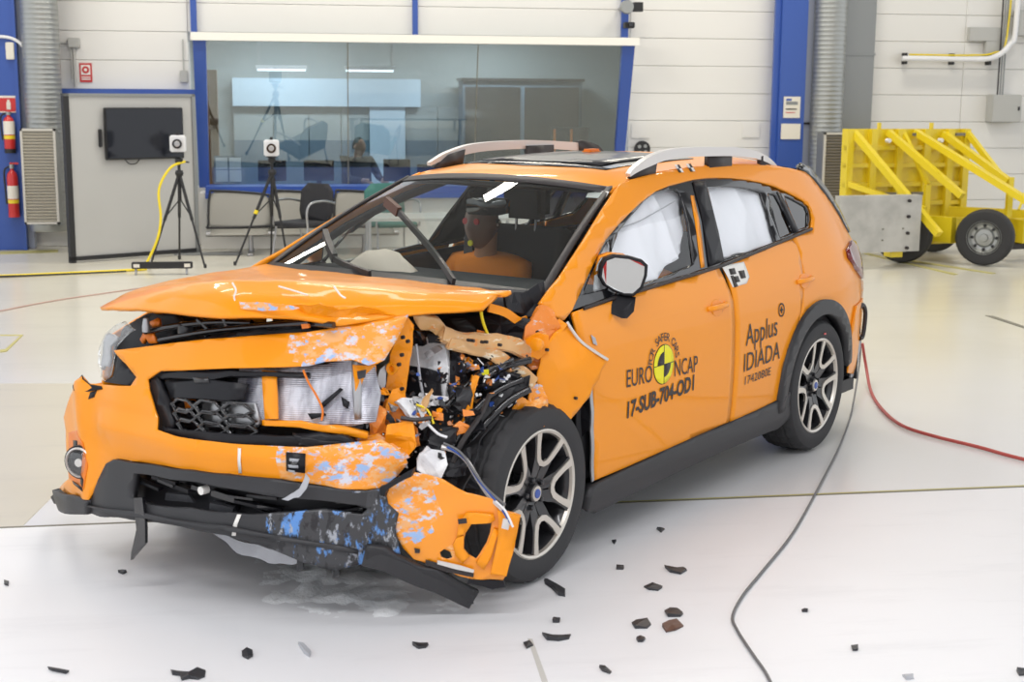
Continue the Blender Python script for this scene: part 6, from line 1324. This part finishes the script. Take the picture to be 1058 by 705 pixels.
box('rear_seat', .0, .12, -.62, .62, .55, 1.10, 'seat', CAR, .03)
for y in (-.38, .38): box('rear_headrest', -.02, .08, y - .12, y + .12, 1.1, 1.26, 'seat', CAR, .03)
mp_ = [(1.72,-0.108,1.36),(1.72,-0.065,1.369),(1.72,0.097,1.372),(1.72,0.107,1.362),(1.72,0.103,1.307),(1.72,0.055,1.295),(1.72,-0.097,1.293),(1.72,-0.111,1.308)]
rm = P('interior_mirror', [(p[1], p[2]) for p in mp_], lambda y, z: (1.72, y, z), 'gloss', out=(1, 0, 0), step=0, thick=.04)
tube('mirror_stem', [(1.70, 0, 1.36), (1.66, 0, 1.44)], .02, 'decal', rm)
box('headliner', -.3, 1.5, -.5, .5, 1.425, 1.44, 'seat', CAR)
swl = bmesh.new()
ringp = [(.19 * math.cos(a * PI / 14), .19 * math.sin(a * PI / 14)) for a in range(29)]
addtube(swl, [Vector((1.52 - .35 * q + 0, .38 + p_, .93 + q * .9)) for p_, q in ringp], .016, 8, False)
obj('steering_wheel', swl, 'black', CAR, True)
# airbags
def bag(name, pts, y, mat, th=.05, seed=1):
    """pillowed cloth hanging behind a side window, cut to the window's shape"""
    c = (sum(p[0] for p in pts) / len(pts), sum(p[1] for p in pts) / len(pts))
    def fn(x, z):
        q = x * 5.5 - (z - 1.1) * (1.6 if seed == 3 else -.8) + .9 * noise.noise(Vector((x * 3, z * 2.5, seed)))
        f = .030 * (1 - abs(math.sin(q * 1.9))) + noise.noise(Vector((x * 3.2 + seed, z * 2.2, seed))) * .035 + noise.noise(Vector((x * 12, z * 7, seed * 2))) * .012
        return (x, S(x, z) - y - .01 + f, z)
    return panel(name, pts, fn, mat, CAR, step=.022, thick=.03, out=(0, 1, .1))
bag('curtain_airbag', [(1.737,1.264),(1.622,1.311),(1.48,1.366),(1.343,1.404),(1.176,1.434),(1.007,1.426),(1.004,1.361),(1.087,1.216),(1.182,1.131),(1.356,1.088),(1.502,1.053),(1.631,1.034),(1.774,1.022),(1.888,1.022),(1.926,1.049),(1.83,1.162)], .05, 'airbag', seed=3)
bag('curtain_airbag', [(0.794,1.416),(0.617,1.426),(0.378,1.411),(0.205,1.375),(0.245,1.25),(0.311,1.104),(0.556,1.082),(0.684,1.089),(0.764,1.078),(0.89,1.08),(0.958,1.112),(0.891,1.268)], .05, 'airbag', seed=8)
ba = P('passenger_airbag', [(-.56, .02), (-.52, .08), (-.45, .135), (-.36, .155), (-.27, .135), (-.17, .07), (-.12, .0), (-.30, -.05), (-.50, -.04)], lambda u, v: (1.97 + .10 * math.cos(v * 9) + .05 * noise.noise(Vector((u * 5, v * 6, 2))), u, 1.0 + v + .02 * noise.noise(Vector((u * 9, v * 9, 5)))), 'beigebag', out=(1, 0, .3), step=.03, thick=.10)
P('airbag_red_stitch', [(1.691,1.272),(1.48,1.293),(1.227,1.335),(1.085,1.361),(1.091,1.355),(1.233,1.329),(1.485,1.288),(1.696,1.267)], lambda x, z: (x, S(x, z) - .020, z), 'shardgrey', out=(0, 1, 0), step=.05, thick=.001)
sb_ = tube('seat_belt', [(1.02, -.62, 1.22), (1.14, -.55, 1.0), (1.25, -.42, .82), (1.25, -.2, .62)], .02, 'seat', CAR, 6, 4, rect=(.022, .003))
# --- crash test dummies
def dummy(label, y):
    t = thing('crash_test_dummy', label, 'dummy', (0, 0, 0)); t.parent = None
    mw_ = CAR.matrix_basis @ Matrix.Translation((1.06, y, .535)) @ Matrix.Rotation(math.radians(90), 4, 'Z')
    t.matrix_world = mw_
    # body faces -Y: pelvis at the origin
    V = [(0, 0, .08), (0, -.02, .25), (0, -.03, .40), (0, -.05, .50), (.20, -.03, .43), (.27, -.16, .22), (.20, -.40, .20), (-.20, -.03, .43), (-.27, -.16, .22), (-.20, -.40, .20),
         (.10, -.10, .06), (.13, -.48, .12), (.13, -.62, -.22), (.13, -.75, -.24), (-.10, -.10, .06), (-.13, -.48, .12), (-.13, -.62, -.22), (-.13, -.75, -.24)]
    E_ = [(0, 1), (1, 2), (2, 3), (2, 4), (4, 5), (5, 6), (2, 7), (7, 8), (8, 9), (0, 10), (10, 11), (11, 12), (12, 13), (0, 14), (14, 15), (15, 16), (16, 17)]
    R_ = [.15, .14, .135, .075, .075, .055, .042, .075, .055, .042, .095, .07, .05, .04, .095, .07, .05, .04]
    skin('body', V, E_, R_, 'shirt', t)
    lathe_obj('neck', [(.062, 0), (.056, .06), (.058, .15)], 'dummyneck', t, (0, -.055, .46), 20)
    h = headmesh('head', 'dummyskin', t, (0, -.09, .655), 1.02)
    for s in (1, -1):
        bmh = bmesh.new(); addtube(bmh, [(s * .20, -.38, .20), (s * .18, -.47, .19)], [.036, .042], 8)
        for q in range(4): addtube(bmh, [(s * (.205 - .02 * q), -.46, .19), (s * (.20 - .02 * q), -.52, .18), (s * (.198 - .02 * q), -.545, .155)], [.010, .009, .008], 6)
        addtube(bmh, [(s * .15, -.42, .19), (s * .125, -.46, .18), (s * .125, -.495, .175)], [.012, .011, .009], 6)
        obj('hand', bmh, 'dummyskin', t, True)
    lathe_obj('face_marker_red', [(.016, -.004), (.016, .004)], 'red', t, (.035, -.178, .672), 10, 'Y'); lathe_obj('face_marker_red', [(.016, -.004), (.016, .004)], 'red', t, (-.035, -.178, .672), 10, 'Y')
    lathe_obj('chin_marker_yellow', [(.015, -.004), (.015, .004)], 'signyellow', t, (.0, -.182, .565), 12, 'Y')
    for x_, z_ in ((.083, .66),): lathe_obj('temple_target', [(.022, -.003), (.022, .003)], 'decal', t, (x_ + .003, -.07, z_), 14, 'X')
    for dx, dz in ((.010, .008), (-.010, -.008)): lathe_obj('target_dot', [(.007, -.005), (.007, .005)], 'whitepaint', t, (.087, -.07 + dx, .66 + dz), 8, 'X')
    ct = lathe_obj('chest_target', [(.03, -.004), (.03, .004)], 'decal', t, (.05, -.185, .37), 16, 'Y')
    for dx, dz in ((.0, .014), (.0, -.014)): lathe_obj('target_dot', [(.010, -.007), (.010, .006)], 'whitepaint', ct, (dx, 0, dz), 10, 'Y')
    return t
dummy('crash test dummy in orange shirt on the right hand seat behind windscreen', -.455)
dummy('crash test dummy hidden behind the curtain airbag on the left seat', .38)

# ================================================================ FLOOR: crumbs, cables, shards
def crumbs(name, pts, label, mat, h, seed, step=.03):
    p = panel(name, pts, lambda x, y: (x, y, .002), mat, None, step=step, thick=0, out=(0, 0, 1), smooth=True)
    inside = pts
    for v in p.data.vertices:
        d = min(math.hypot(v.co.x - (a[0] + (b[0] - a[0]) * t), v.co.y - (a[1] + (b[1] - a[1]) * t)) for a, b in zip(inside, inside[1:] + inside[:1]) for t in (0, .25, .5, .75))
        q = Vector((v.co.x * 9, v.co.y * 9, seed))
        v.co.z = -.007 + h * min(1, d / .30) * max(0, .55 + .9 * noise.noise(q) + .6 * noise.noise(q * 3.1) + .35 * noise.noise(q * 7))
    p['kind'] = 'stuff'; p['label'] = label; p['category'] = 'debris'
    return p
crumbs('glass_crumbs', [(-0.275,5.64),(-0.076,5.466),(0.041,5.6),(0.233,5.451),(0.413,5.25),(0.575,4.997),(0.806,5.053),(0.84,4.9),(0.724,4.754),(0.537,4.664),(0.361,4.596),(0.161,4.604),(-0.037,4.693),(-0.226,4.858),(-0.321,5.177)], 'white crushed crumbs heaped under the broken bumper', 'crumbs', .026, 3)
PL = {'bonnet': 'buckled orange bonnet with a blue scuff on its folded front edge', 'bumper_cover': 'orange bumper cover scuffed blue and white at its torn end', 'lower_bumper': 'black lower bumper frame rubbed with blue marks', 'torn_wing': 'torn orange wing flap standing proud of the door', 'bumper_corner': 'broken orange bumper corner with an empty fog lamp opening', 'shock_rail': 'crushed beige rail behind the torn corner', 'bent_lip': 'black lip strip bent down to the floor', 'passenger_airbag': 'beige spent airbag lying on the dashboard', 'hanging_strip': 'black broken strip hanging from the intake'}
for o in bpy.data.objects:
    if o.parent == CAR and o.name in PL: o['label'] = PL[o.name]
def cable(name, label, pts, r, mat, cat): return tag(tube(name, [(p[0], p[1], r + .001) for p in pts], r, mat, None, 8, 5), label, cat)
def csp(pts): return pts
g0 = [(3.565,8.527),(3.166,7.635),(2.794,6.871),(2.419,6.164),(2.033,5.46),(1.759,5.025),(1.587,4.756),(1.483,4.554),(1.458,4.419),(1.446,4.232),(1.44,4.074),(1.429,3.977)]
tag(tube('grey_cable', [[(3.568,8.52,0.264)][0], [(3.561,8.5,0.121)][0]] + [(p[0], p[1], .007) for p in g0[1:]], .0055, 'cablegrey', None, 8, 5), 'thin grey cable from the car rear winding to the front of the floor', 'cable')
r0 = [(3.489,8.123),(3.351,7.621),(3.301,7.235),(3.37,6.978),(3.497,6.728),(3.612,6.455),(3.87,6.075),(4.293,5.595)]
tag(tube('red_hose', [[(3.582,8.52,0.245)][0], [(3.609,8.5,0.088)][0]] + [(p[0], p[1], .011) for p in r0], .010, 'cablered', None, 8, 5), 'red hose from the car rear curving over the floor to the right', 'hose')
def shard(name, label, px, mat='shard', th=.004, tilt=.01, seed=1, z=0):
    bm = bmesh.new(); rn = random.Random(seed)
    b = [bm.verts.new((p[0], p[1], 0)) for p in px]; t_ = [bm.verts.new((p[0] + rn.uniform(-.004, .004), p[1] + rn.uniform(-.004, .004), th + rn.uniform(0, tilt))) for p in px]
    n = len(px); c = [sum(p[i] for p in px) / n for i in (0, 1)]; tc = bm.verts.new((c[0], c[1], th + tilt * rn.uniform(.3, 1.0)))
    for i in range(n):
        bm.faces.new((b[i], b[(i + 1) % n], t_[(i + 1) % n], t_[i])); bm.faces.new((t_[i], t_[(i + 1) % n], tc))
    bm.faces.new(b[::-1]); bmesh.ops.recalc_face_normals(bm, faces=bm.faces[:])
    for v in bm.verts: v.co -= Vector((c[0], c[1], 0))
    o = obj(name, bm, mat); o.location = (c[0], c[1], .0005)
    return tag(o, label, 'debris', 'broken pieces on the floor')
SH = [
 ('plastic_shard', 'black oblong shard close behind the front wheel bottom', [(0.883,5.022),(0.898,5.02),(0.918,4.963),(0.942,4.897),(0.931,4.837),(0.908,4.85),(0.896,4.924),(0.879,4.979)], 'shard'),
 ('plastic_shard', 'black boomerang shaped shard right of the front wheel', [(1.379,5.103),(1.411,5.076),(1.451,5.094),(1.457,5.059),(1.418,5.019),(1.383,5.046)], 'shard'),
 ('plastic_shard', 'grey leaf shaped shard beneath the boomerang shard', [(1.243,4.9),(1.285,4.916),(1.31,4.881),(1.287,4.852),(1.254,4.867)], 'shard'),
 ('plastic_shard', 'grey black shard, topmost of the trio right of front wheel', [(1.257,4.637),(1.284,4.672),(1.313,4.658),(1.318,4.61),(1.3,4.584),(1.256,4.589)], 'shard'),
 ('plastic_shard', 'grey black ragged shard, leftmost of the trio right of front wheel', [(1.114,4.543),(1.137,4.567),(1.171,4.563),(1.179,4.525),(1.157,4.492),(1.114,4.497)], 'shard'),
 ('plastic_shard', 'rust brown ragged shard, lowest of the trio right of front wheel', [(1.212,4.503),(1.239,4.527),(1.278,4.54),(1.286,4.493),(1.25,4.462),(1.212,4.449)], 'shardbrown'),
 ('plastic_shard', 'small dark shard below the trio of shards', [(1.095,4.403),(1.115,4.418),(1.127,4.399),(1.112,4.375),(1.095,4.377)], 'shard'),
 ('plastic_shard', 'long black curved shard on the floor below the front wheel', [(0.785,4.487),(0.814,4.466),(0.855,4.469),(0.883,4.474),(0.869,4.433),(0.83,4.42),(0.792,4.434)], 'shard'),
 ('plastic_shard', 'black forked shard at the bottom left of the floor', [(-0.445,4.337),(-0.417,4.325),(-0.391,4.306),(-0.363,4.341),(-0.335,4.322),(-0.335,4.276),(-0.354,4.256),(-0.382,4.268),(-0.405,4.256),(-0.414,4.294),(-0.439,4.305)], 'shard'),
 ('plastic_shard', 'dark round shard on the floor left of the small pale flake', [(-0.228,4.467),(-0.216,4.49),(-0.196,4.463),(-0.191,4.421),(-0.206,4.399),(-0.223,4.425)], 'shard'),
 ('pale_flake', 'pale grey pointed flake on the white floor', [(-0.044,4.509),(-0.024,4.49),(-0.002,4.429),(-0.006,4.389),(-0.025,4.424)], 'shardgrey'),
 ('plastic_shard', 'black flat shard on the floor below the bumper centre', [(0.336,4.451),(0.362,4.448),(0.391,4.444),(0.379,4.42),(0.353,4.415)], 'shard'),
 ('plastic_shard', 'small black shard under the hanging strip', [(-0.731,5.317),(-0.715,5.337),(-0.698,5.313),(-0.71,5.292)], 'shard'),
 ('plastic_shard', 'tiny black shard at the left photo edge', [(-1.139,5.26),(-1.124,5.258),(-1.116,5.215),(-1.132,5.228)], 'shard'),
 ('plastic_shard', 'thin dark sliver at the bottom left corner', [(-0.835,4.403),(-0.811,4.4),(-0.767,4.371),(-0.774,4.357),(-0.82,4.386)], 'shard'),
 ('plastic_shard', 'small black triangular shard near the door sill', [(1.468,5.591),(1.505,5.586),(1.475,5.536)], 'shard'),
 ('plastic_shard', 'tiny black shard left of the triangular one', [(1.242,5.448),(1.261,5.445),(1.245,5.409)], 'shard'),
 ('plastic_shard', 'tiny dark sliver above the leaf shaped shard', [(1.19,5.127),(1.22,5.123),(1.211,5.102),(1.185,5.105)], 'shard'),
 ('plastic_shard', 'small dark crumb left of the joint line at bottom centre', [(0.709,4.411),(0.734,4.424),(0.738,4.39),(0.712,4.368)], 'shard'),
 ('plastic_shard', 'thin black sliver at the bottom right of centre', [(0.921,4.187),(0.936,4.17),(0.953,4.144),(0.944,4.13),(0.924,4.156)], 'shard'),
 ('plastic_shard', 'small grey shard above the bottom sliver', [(0.844,4.615),(0.868,4.612),(0.863,4.585),(0.84,4.588)], 'shard'),
 ('plastic_shard', 'dark dot shard between cable and right photo edge', [(1.798,4.234),(1.821,4.239),(1.808,4.208),(1.792,4.21)], 'shard'),
 ('plastic_shard', 'tiny black shard right of the cable bend', [(1.755,4.601),(1.776,4.598),(1.766,4.57),(1.748,4.573)], 'shard'),
 ('plastic_shard', 'black shard at the bottom right corner', [(2.254,3.98),(2.289,3.983),(2.276,3.946),(2.244,3.943)], 'shard'),
 ('pale_flake', 'pale grey flake near the bottom right corner', [(1.87,3.992),(1.901,3.988),(1.9,3.966),(1.87,3.962)], 'shardgrey'),
]
for k, (nm, lab, px, mt) in enumerate(SH): shard(nm, lab, px, mt, seed=k, th=.003, tilt=.011)
for o in bpy.data.objects:
    if 'kind' in o and o['kind'] == 'structure' and 'label' in o: del o['label']
